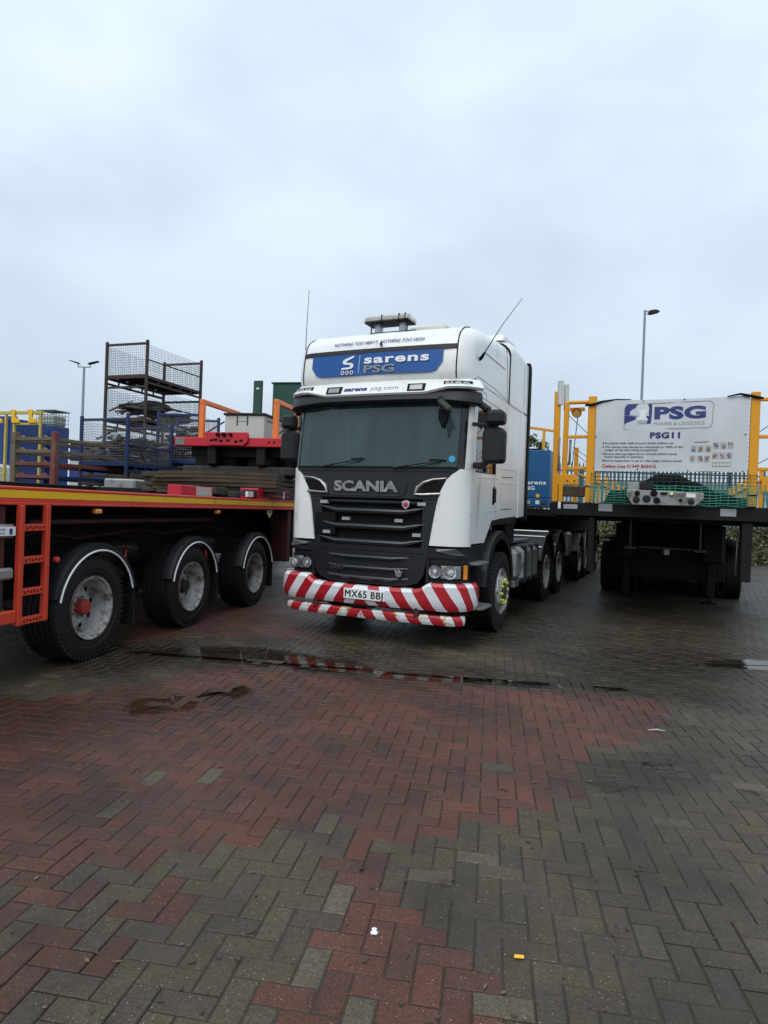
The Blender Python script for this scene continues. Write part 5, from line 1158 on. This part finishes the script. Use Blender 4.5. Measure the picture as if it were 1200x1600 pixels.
fr_=[(256,290),(256,155),(262,140),(275,124),(448,120),(830,114),(850,122),(858,140),(852,265),(842,282),(825,288),(256,293)]
q.tube([bp2(BX(a),BZ(b_),.003) for a,b_ in fr_],.0035,GREYP,4,closed=True); q.build('logo',BN)
q=MB(); prd=random.Random(2)
PICC=[mat('picture_ochre',(.45,.30,.08),.5),mat('picture_blue',(.05,.08,.35),.5),mat('picture_green',(.25,.33,.12),.5),mat('picture_grey',(.40,.42,.44),.5),mat('picture_red',(.40,.12,.06),.5)]
for (px,py) in ((720,405),(765,405),(815,405),(715,470),(765,470),(808,470),(865,385),(912,385),(958,385),(862,450),(908,450),(952,450)):
    poly([(px,py),(px+36,py),(px+36,py+40),(px,py+40)],PICC[3],.003)
    for k in range(5):
        a=prd.uniform(0,24);c_=prd.uniform(0,26); w=prd.uniform(8,14); h=prd.uniform(8,16); poly([(px+a,py+c_),(px+a+w,py+c_),(px+a+w,py+c_+h),(px+a,py+c_+h)],prd.choice(PICC[:3]+PICC[4:]),.004+k*.0004)
poly([(862,512),(980,512),(980,515),(862,515)],PICC[2]); poly([(862,536),(980,536),(980,540),(862,540)],PICC[2],.0035)
for k in range(6): poly([(862+k*23,512),(865+k*23,512),(865+k*23,540),(862+k*23,540)],PICC[2],.004)
poly([(740,380),(835,378),(835,382),(740,384)],REDP); q.build('pictogram',BN)
q=MB()
for px,py in ((385,104),(665,98),(45,556),(362,562),(705,566),(1057,570),(56,342),(1066,338)):
    p=bp2(BX(px),BZ(py),.002); q.lathe([(0,.010),(-.006,.008),(-.006,.0005)],(p.x,p.y,p.z),'y',PLASTD,8)
q.build('cable_tie',BN)
q=MB(); q.tube([(-1.12,-.06,3.10),(-1.0,-.07,3.11),(-.88,-.06,3.15),(-.7,-.05,3.17),(-.5,-.045,3.165)],[.018,.02,.014,.012,.006],PLASTD,6); q.build('tie_rope',RT); q=MB(); q.tube([(.70,-.06,3.16),(.85,-.07,3.185),(1.0,-.07,3.15),(1.12,-.06,3.12)],[.008,.016,.02,.016],PLASTD,6); q.build('tie_rope',RT)
q=MB(); mesh_panel(q,(-1.0,.0,2.02),(2.0,0,0),(0,0,1.1),34,19,.003,NETD); q.build('netting_frame',RT)
# green net bulging over the beam
def netp(u,v):
    x=-1.0+2.08*u; z=2.16-.46*v-.03*math.sin(u*PI*1.0)*v; 
    z-=.035*math.sin(u*9+1)*max(0,v-.4)
    y=-.03-.13*math.sin(min(1,v)*PI*.8)*(0.6+.4*math.sin(u*7+.5)); z=max(z,1.70+.01*math.sin(u*40)); return (x,y,z)
q=MB(); q2=MB()
for i in range(27):
    u=i/26; w=.012*math.sin(i*1.7)
    q.tube([netp(min(1,max(0,u+w*t)),t) for t in np.linspace(.42,1.02,9)],.0050,NET,5); q2.tube([netp(u,t) for t in (0,.2,.45)],.003,NETD,4)
for j in range(9):
    v=.42+.60*j/8; q.tube([netp(u,v+.012*math.sin(u*31+j)) for u in np.linspace(0,1,40)],.0055,NET,5)
for j in range(5): q2.tube([netp(u,j*.1) for u in np.linspace(0,1,12)],.003,NETD,4)
gn=q.build('cargo_net'); tag(gn,'green rope net slumped over the front of the yellow-posted trailer','net'); gn.matrix_world=RT.matrix_basis
q2.build('net_top',gn)
q=MB(); q.tube([(1.12,-.03,1.95),(1.18,-.06,1.80),(1.26,-.05,1.76)],.006,NET,5); q.tube([(1.12,-.03,1.88),(1.22,-.05,1.90),(1.25,-.05,1.78)],.006,NET,5); q.tube([(1.18,-.03,2.0),(1.2,-.05,1.72)],.006,NET,5); q.build('net_end',gn)
q=MB(); q.grid(lambda u,v:(-.85+1.95*u,.12+1.6*v,1.70+(.36*math.exp(-((u-.42)/.30)**2)+.11+.012*math.sin(u*40)+.02*math.sin(v*9+u*7))*math.sin(min(1,v*3+.05)*PI/2)*math.cos(max(0,v-.6)*3)*(1 if .02<u<.98 else .2)),40,16,TARP); q.grid(lambda u,v:(-.85+1.95*u,.12,1.69+(.42*math.exp(-((u-.42)/.26)**2)+.13)*v*.2),40,1,TARP); tp=q.build('tarpaulin'); tag(tp,'black tarpaulin heap on the deck behind the green net','tarpaulin'); tp.matrix_world=RT.matrix_basis
# left outrigger frame
q=MB(); q.beam((-1.515,.03,1.70),(-1.53,.03,3.33),.085,.075,YELP,.008); q.build('outer_post',RT)
q=MB(); q.tube([(-1.485,-.0,3.13),(-1.49,-.0,3.48)],.042,mat('white_tube',(.6,.6,.58),.45),12); q.build('roller_tube',RT)
q=MB(); q.tube([(-1.415,.10,3.05),(-1.42,.10,3.44)],.038,MATS['white_tube'],12); q.build('roller_tube',RT)
q=MB(); q.beam((-1.40,.05,2.0),(-1.395,.05,3.17),.07,.06,YELP,.008); q.build('inner_post',RT)
q=MB(); q.tube([(-1.41,.05,3.12),(-1.36,.05,3.165),(-1.07,.05,3.165)],.028,YELP,8); q.build('guard_rail',RT)
for z in (2.66,2.20): q=MB(); q.beam((-1.38,.05,z),(-1.075,.05,z),.045,.045,YELP,.006); q.build('guard_rail',RT)
q=MB(); q.prism([(-1.50,2.10),(-1.25,2.10),(-1.20,2.06),(-1.18,1.96),(-1.50,1.95)],-.01,.03,'y',YELP,.006); q.build('hinge_plate',RT)
for x in (-1.34,-1.24): q=MB(); q.lathe([(0,.014),(-.01,.012),(-.01,.0005)],(x,-.01,2.01),'y',RUSTB,8); q.build('bolt',RT)
q=MB(); q.box(-1.36,-1.15,.1,.16,3.05,3.10,YELP,.006); q.lathe([(-.03,.07),(.03,.07),(.03,.001)],(-1.26,.10,3.02),'y',YELP,18); q.lathe([(-.035,.05),(-.035,.0005)],(-1.26,.10,3.0),'y',mat('dark_ochre',(.4,.2,.02),.5),14); q.build('pulley',RT)
q=MB(); q.tube([(-1.24,.1,2.98),(-1.27,.1,2.6),(-1.30,.12,2.2)],.006,PLASTD,5); q.tube([(-1.38,.1,2.99),(-1.10,.15,2.72)],.005,PLASTD,5); q.tube([(-1.30,.1,2.52),(-1.08,.15,2.36)],.004,PLASTD,5); q.tube([(-1.30,.1,2.44),(-1.08,.15,2.28)],.004,PLASTD,5); q.build('wire_rope',RT)
q=MB(); q.tube([(-1.33,.08,2.62),(-1.335,.08,2.25)],.018,GALV,6); q.tube([(-1.47,-.02,2.65),(-1.475,-.02,2.15)],.012,GALV,6); q.build('ratchet_strap',RT)
rbox('timber_packer',RT,(-1.40,-1.10,-.01,.12,1.78,1.93),WOOD,.01); q=MB(); q.box(-1.46,-1.40,-.03,.08,1.70,1.95,YELP,.006); q.build('packer_bracket',RT)
for z in (3.12,2.63,2.20): q=MB(); q.beam((1.09,.03,z),(1.48,.03,z),.045,.045,YELP,.006); q.build('guard_rail',RT)
q=MB(); q.beam((1.52,.03,1.70),(1.53,.03,3.30),.085,.075,YELP,.008); q.build('outer_post',RT); q=MB(); q.prism([(1.14,2.10),(1.48,2.10),(1.48,1.90),(1.14,1.90)],.0,.03,'y',YELP,.006); q.build('hinge_plate',RT)
q=MB(); q.tube([(1.1,.1,2.7),(1.45,.15,2.98)],.005,PLASTD,5); q.tube([(1.1,.1,2.28),(1.45,.15,2.5)],.005,PLASTD,5); q.build('wire_rope',RT)
for sx in (-1,1):
    for k in range(7):
        yy=1.2+1.6*k
        q=MB(); q.beam((sx*1.40,yy,1.69),(sx*1.40,yy,2.42 if k else 2.62),.06,.06,YELP,.006); q.build('stanchion',RT)
    for z in (2.20,): q=MB(); q.beam((sx*1.40,1.2,z),(sx*1.40,10.9,z),.04,.045,YELP,.005); q.build('side_rail',RT)
    for yy in (4.68,5.98,7.28): make_wheel('wheel',RT,(sx*1.12,yy,.5),sx,.5,.32,'drive',dual=True)
    q=MB(); q.box(sx*.66,sx*.78,3.3,3.42,.12,1.5,CHASSIS,.01); q.box(sx*.60,sx*.84,3.24,3.48,.0,.03,CHASSIS,.01); q.box(sx*.69,sx*.75,3.33,3.39,.03,.15,CHASSIS,.006); q.build('landing_leg',RT)
    q=MB(); q.box(*( (-1.03,-.94) if sx<0 else (.93,1.06)),.02,.35,.70,1.5,CHASSIS,.012); q.build('side_panel',RT)
    q=MB(); q.tube([(sx*1.0-.09,.3,1.35),(sx*1.0-.10,.3,.75)],.012,GALV,6); q.build('drop_bar',RT)
    q=MB(); q.box(sx*.95,sx*1.28,4.1,8.0,1.06,1.09,PLAST,.01); q.build('mudguard',RT)
for yy in (4.68,5.98,7.28): rbox('axle',RT,(-1.0,1.0,yy-.07,yy+.07,.44,.56),CHASSIS,.02)
rbox('shade_filler_panel',RT,(-.95,.95,3.6,3.66,.38,1.40),CHASSIS,.01)  # added dark panel, blocks light and the view through under the deck
rbox('shade_filler_mass',RT,(-.95,.95,4.4,8.5,.40,1.42),CHASSIS,.03)  # added dark mass standing in for deep shade between the wheels
rbox('shade_filler_block',RT,(-.9,.9,9.0,12.5,.35,1.45),CHASSIS,.03)  # added dark block that keeps the far underside black
rbox('rear_bumper',RT,(-1.4,1.4,13.3,13.4,.35,1.1),CHASSIS,.02)
for x in (-.9,.55): rbox('shade_filler_box',RT,(x,x+.35,3.0,3.6,.75,1.4),CHASSIS,.03)  # added dark boxes, deepen the shade around the landing legs
# ------------------------------------------------------------------ trailer coupled behind the white truck
CT=thing('low_loader','black trailer with blue power-pack box coupled behind the white truck','trailer',(-.113,7.454,0),R_(-24))
q=MB(); q.box(-1.05,1.06,5.15,6.25,1.80,2.665,BLUEB,.012); bb=q.build('blue_box',CT); q=MB(); q.box(-1.05,1.06,5.15,6.25,1.635,1.795,BLUEB,.008); q.build('lower_panel',CT)
q=MB(); text(q,'sarens',(.60,5.146,2.045),(1,0,0),(0,0,1),.07,.40,WPRINT,.03,spacing=1.1); text(q,'PSG',(.60,5.146,1.945),(1,0,0),(0,0,1),.065,.20,WPRINT,.03); q.build('lettering',bb)
q=MB(); q.lathe([(-.004,.035),(-.004,.0005)],(.86,5.15,1.84),'y',YEL,14); q.build('round_sticker',bb)
for x,m in ((.56,REFL),(.70,REFL),(.86,WPRINT),(.97,RUSTB)): q=MB(); q.box(x-.035,x+.035,5.135,5.149,1.68,1.75,m,.004); q.build('connector',bb)
rbox('exhaust_cover',CT,(.2,.85,5.4,6.0,2.665,2.72),PLASTD,.01)
rbox('deck',CT,(-1.2,1.2,5.2,16,1.46,1.60),CHASSIS,.02); 
for sx in (-1,1):
    rbox('chassis_beam',CT,(sx*.35,sx*.5,7.2,16,.9,1.46),CHASSIS,.01)
    for yy in (8.95,10.0,11.25,12.5):
        make_wheel('wheel',CT,(sx*1.0,yy,.5),sx,.5,.3,'drive'); q=MB(); arc_guard(q,(yy,.5),sx*.7,sx*1.17,.60,R_(20),R_(160),PLAST,.012,16,.03,GALV); q.build('mudguard',CT)
q=MB(); q.box(.75,1.1,7.45,7.95,.62,1.15,ALU,.05); q.build('equipment_locker',CT)
q=MB(); q.beam((.35,6.4,3.25),(.95,6.4,3.155),.05,.05,YELP,.006); q.build('guard_rail',CT)
for x in (.70,): q=MB(); q.beam((x,6.4,1.6),(x,6.4,3.18),.05,.05,YELP,.006); q.build('post',CT)
q=MB(); q.beam((-.9,6.4,1.6),(-.9,6.4,3.3),.05,.05,YELP,.006); q.beam((-.9,6.4,3.3),(.35,6.4,3.25),.05,.05,YELP,.006); q.build('post',CT)
# ------------------------------------------------------------------ lamp posts, fence, planting
def lamp(label,loc,h,heads,dirx=(1,0)):
    t=thing('lamp_post',label,'street lamp',loc)
    q=MB(); q.tube([(0,0,0),(0,0,h)],[.075,.05],GALVP,12); q.build('post',t)
    for sx in heads:
        q=MB(); q.tube([(0,0,h-.08),(sx*.28,0,h-.04)] if len(heads)<2 else [(0,0,h),(sx*.28,0,h+.0),(sx*.28,0,h+.14)],.028,GALVP,6)
        x0=.16 if len(heads)<2 else .30
        if len(heads)<2: q.prism([(.14,h-.17),(.20,h-.02),(.46,h+.02),(.64,h-.04),(.62,h-.10),(.30,h-.19)],-.14,.14,'y',PLAST,.02)
        else: q.prism([(sx*.20,h+.12),(sx*.24,h+.19),(sx*.40,h+.23),(sx*.66,h+.29),(sx*.66,h+.26),(sx*.42,h+.18)],-.12,.12,'y',PLAST,.015)
        q.build('lamp_head',t)
lamp('grey lamp post with twin curved heads at the left beyond the stillages',(-14.0,30,0),7.5,(-1,1))
lamp('tall grey lamp post with a single head rising above the banner on the right',(11.63,30,0),11.05,(1,))
# bank with ground cover, palisade fence
BK=bpy.data.objects.new('bank',bpy.data.meshes.new('bank')); COL.objects.link(BK); BK['kind']='structure'
def bank_h(t): return 1.3*min(1,max(0,(t)/2.2))
vsb=[];NX=50
for j in range(12):
    for i in range(NX+1):
        x=-3+38*i/NX; y_=23.2+j*.5*(1 if j<8 else 6); vsb.append((x,y_+ (x-10)*-.10,bank_h(y_-23.2)+.08*math.sin(x*3+j)+.05*math.sin(x*7.3+j*2)-.05))
BK.data.from_pydata(vsb,[],[(j*(NX+1)+i,j*(NX+1)+i+1,(j+1)*(NX+1)+i+1,(j+1)*(NX+1)+i) for j in range(11) for i in range(NX)])
BK.data.materials.append(mat('soil_and_litter',(.055,.045,.028),.9,col2=(.04,.05,.02),nscale=3,namt=1))
LEAVES=[LEAF,mat('leaf_olive',(.09,.10,.035),.6,col2=(.13,.11,.05),nscale=8,namt=1),mat('leaf_brown',(.12,.08,.045),.7,col2=(.07,.05,.03),nscale=8,namt=1)]
def leafcloud(pts,size,seed,weights=(5,3,2)):
    r=random.Random(seed); q=MB()
    for p in pts:
        s=size*r.uniform(.6,1.4); a=r.uniform(0,2*PI); e=r.uniform(-.9,.9); m=r.choices(LEAVES,weights)[0]
        d=Vector((math.cos(a)*math.cos(e),math.sin(a)*math.cos(e),math.sin(e))); w=d.cross(Vector((r.uniform(-1,1),r.uniform(-1,1),r.uniform(-1,1)))).normalized()
        p=Vector(p); q.v+= [tuple(p-d*s),tuple(p+w*s*.45),tuple(p+d*s),tuple(p-w*s*.45)]; n=len(q.v); q.f.append((n-4,n-3,n-2,n-1)); q.m.append(q.mi(m)); q.sm.append(False)
    return q
r=random.Random(11); pts=[]
for k in range(26000):
    x=r.uniform(3,22); t=r.uniform(-.15,3.0); c_=.5+.5*math.sin(x*2.3)*math.cos(t*3+x); 
    pts.append((x,23.2+t-(x-10)*.10,bank_h(t)+r.uniform(-.02,.28)*(0.3+c_)))
q=leafcloud(pts,.07,3,(4,4,3)); me_=bpy.data.meshes.new('ground_cover'); me_.from_pydata(q.v,[],q.f)
for m in q.mats: me_.materials.append(m)
me_.polygons.foreach_set('material_index',q.m); gc_=link('ground_cover',me_); gc_['kind']='stuff'; gc_['label']='low bushes and dead leaves on the bank below the fence'; gc_['category']='bushes'
FN=thing('palisade_fence','grey-green steel palisade fence along the bank behind the banner trailer','fence',(2.0,25.6,1.25),R_(-5))
pm=MB(); pm.prism([(-.035,0),(.035,0),(.035,2.18),(.016,2.26),(.0,2.34),(-.016,2.26),(-.035,2.18)],-.012,.012,'y',mat('fence_green',(.07,.12,.125),.55,col2=(.10,.15,.155)))
pale=None
for k in range(118):
    if pale is None: pale=pm.build('pale',FN); pale.location=(0,0,0)
    else: c=pale.copy(); COL.objects.link(c); c.parent=FN; c.location=(k*.148,0,0)
for z in (.35,1.95): rbox('fence_rail',FN,(-.1,17.6,.015,.06,z,z+.06),MATS['fence_green'])
for k in range(7): rbox('fence_post',FN,(k*2.75,k*2.75+.1,.06,.16,-.3,2.1),MATS['fence_green'])
# pale roofs and a hedge line beyond the fence
WH=thing('warehouse','long pale grey industrial shed beyond the palisade fence','building',(3,60,0),R_(-4))
rbox('wall',WH,(0,46,0,14,0,4.2),mat('pale_cladding',(.50,.53,.56),.5),.02); q=MB(); q.prism([(-.3,4.2),(46.3,4.2),(46.3,4.4),(23,5.0),(-.3,4.4)],-.3,14.3,'y',GALVP,.01); q.build('roof',WH)
for k in range(12): rbox('window',WH,(2+k*3.6,4+k*3.6,-.03,-.005,1.6,2.8),GLOSSB)
def tree(label,loc,h,w,n,seed,size=.10,name='tree'):
    t=thing(name,label,'tree',loc); q=MB(); r=random.Random(seed)
    q.tube([(0,0,0),(.05,0,h*.45),(0,.05,h*.9)],[.09,.06,.015],BARK,8); ends=[]
    for k in range(12):
        a=r.uniform(0,2*PI); z0=h*r.uniform(.4,.85); e=(math.cos(a)*w*r.uniform(.4,1),math.sin(a)*w*r.uniform(.4,1),z0+h*r.uniform(.08,.25)); ends.append(e); q.tube([(0,0,z0),((e[0])*.5,(e[1])*.5,(z0+e[2])/2+.05),e],[.03,.018,.006],BARK,5)
    q.build('trunk',t); pts=[]
    for e in ends+[(0,0,h)]:
        for k in range(n//13):
            pts.append((e[0]+r.gauss(0,w*.16),e[1]+r.gauss(0,w*.16),e[2]+r.gauss(0,w*.14)))
    q=leafcloud(pts,size,seed,(7,4,1)); me_=bpy.data.meshes.new('crown'); me_.from_pydata(q.v,[],q.f)
    for m in q.mats: me_.materials.append(m)
    me_.polygons.foreach_set('material_index',q.m); link('crown',me_,t)
tree('small leafy tree showing between the white truck and the yellow post',(4.75,21.5,0),3.9,.62,3600,5,.055)
HG=[(-40+k*1.5,95+6*math.sin(k*.7)) for k in range(70)]
pts=[]; r=random.Random(21)
for x,y_ in HG:
    hh=3.0+1.4*math.sin(x*.13)+r.uniform(-.5,.5)
    for k in range(170): pts.append((x+r.gauss(0,.9),y_+r.gauss(0,.8),abs(r.gauss(0,.45))*hh*.7))
q=leafcloud(pts,.5,8,(6,3,1)); me_=bpy.data.meshes.new('far_treeline'); me_.from_pydata(q.v,[],q.f)
for m in q.mats: me_.materials.append(m)
me_.polygons.foreach_set('material_index',q.m); o=link('far_treeline',me_); tag(o,'dark line of far trees on the horizon','trees',kind='stuff')
# ------------------------------------------------------------------ litter on the blocks
q=MB(); q.prism([(-.012,-.014),(.008,-.016),(.014,-.004),(.006,.004),(.010,.016),(.0,.022),(-.010,.016),(-.006,.004),(-.014,-.004)],.0,.005,'z',WPRINT,.001); o=q.build('paper_scrap'); tag(o,'small white scrap on a stained red block in the foreground','litter'); o.location=(.02,2.30,.003)
q=MB(); q.prism([(-.018,-.007),(.016,-.010),(.019,.006),(-.012,.009)],.0,.003,'z',YEL,.001); o=q.build('yellow_leaf'); tag(o,'small yellow leaf on the grey blocks in the foreground','leaf'); o.location=(.51,2.2,.003)
for i,(x,y_,a,l,lb_) in enumerate(((2.09,3.60,-.5,.10,'dark forked twig on the grey blocks at the right edge'),(.70,3.51,-.6,.05,'short dark twig on the red blocks right of the middle'),(-.62,3.92,.3,.06,'dark forked twig on the red blocks left of the middle'),(.30,2.62,1.3,.05,'dark twig in a joint beside the red peninsula'),(1.98,4.6,.0,.12,'pale curled straw on the wet grey blocks at the right'))):
    q=MB(); q.tube([(-l/2,0,.006),(0,.008,.01),(l/2,-.004,.006)],[.003,.005,.002],BARK if i<4 else WBOX,5); q.tube([(0,.008,.008),(l*.2,.03,.008)],.002,BARK if i<4 else WBOX,4); o=q.build('twig'); tag(o,lb_,'twig'); o.location=(x,y_,.002); o.rotation_euler=(0,0,a)

r=random.Random(77); q=MB()
for k in range(170):
    y_=1.9+6*r.random()**1.5; x=r.uniform(-.6,.6)*y_; a=r.uniform(0,PI); l=r.uniform(.006,.022); w=r.uniform(.003,.010)
    M=Matrix.Translation((x,y_,.0045))@Matrix.Rotation(a,4,'Z')@Matrix.Rotation(r.uniform(-.3,.3),4,'X')
    q.prism([(-l,-w*.3),(-l*.2,-w),(l,-w*.2),(l*.3,w)],-.001,.0012,'z',r.choices([BARK,WOOD,RACKG,WBOX],[8,5,3,0])[0])
    for i in range(len(q.v)-8,len(q.v)): q.v[i]=tuple(M@Vector(q.v[i]))
o=q.build('leaf_litter'); tag(o,'scattered tiny dark leaf fragments and grit on the wet blocks','litter',kind='stuff')
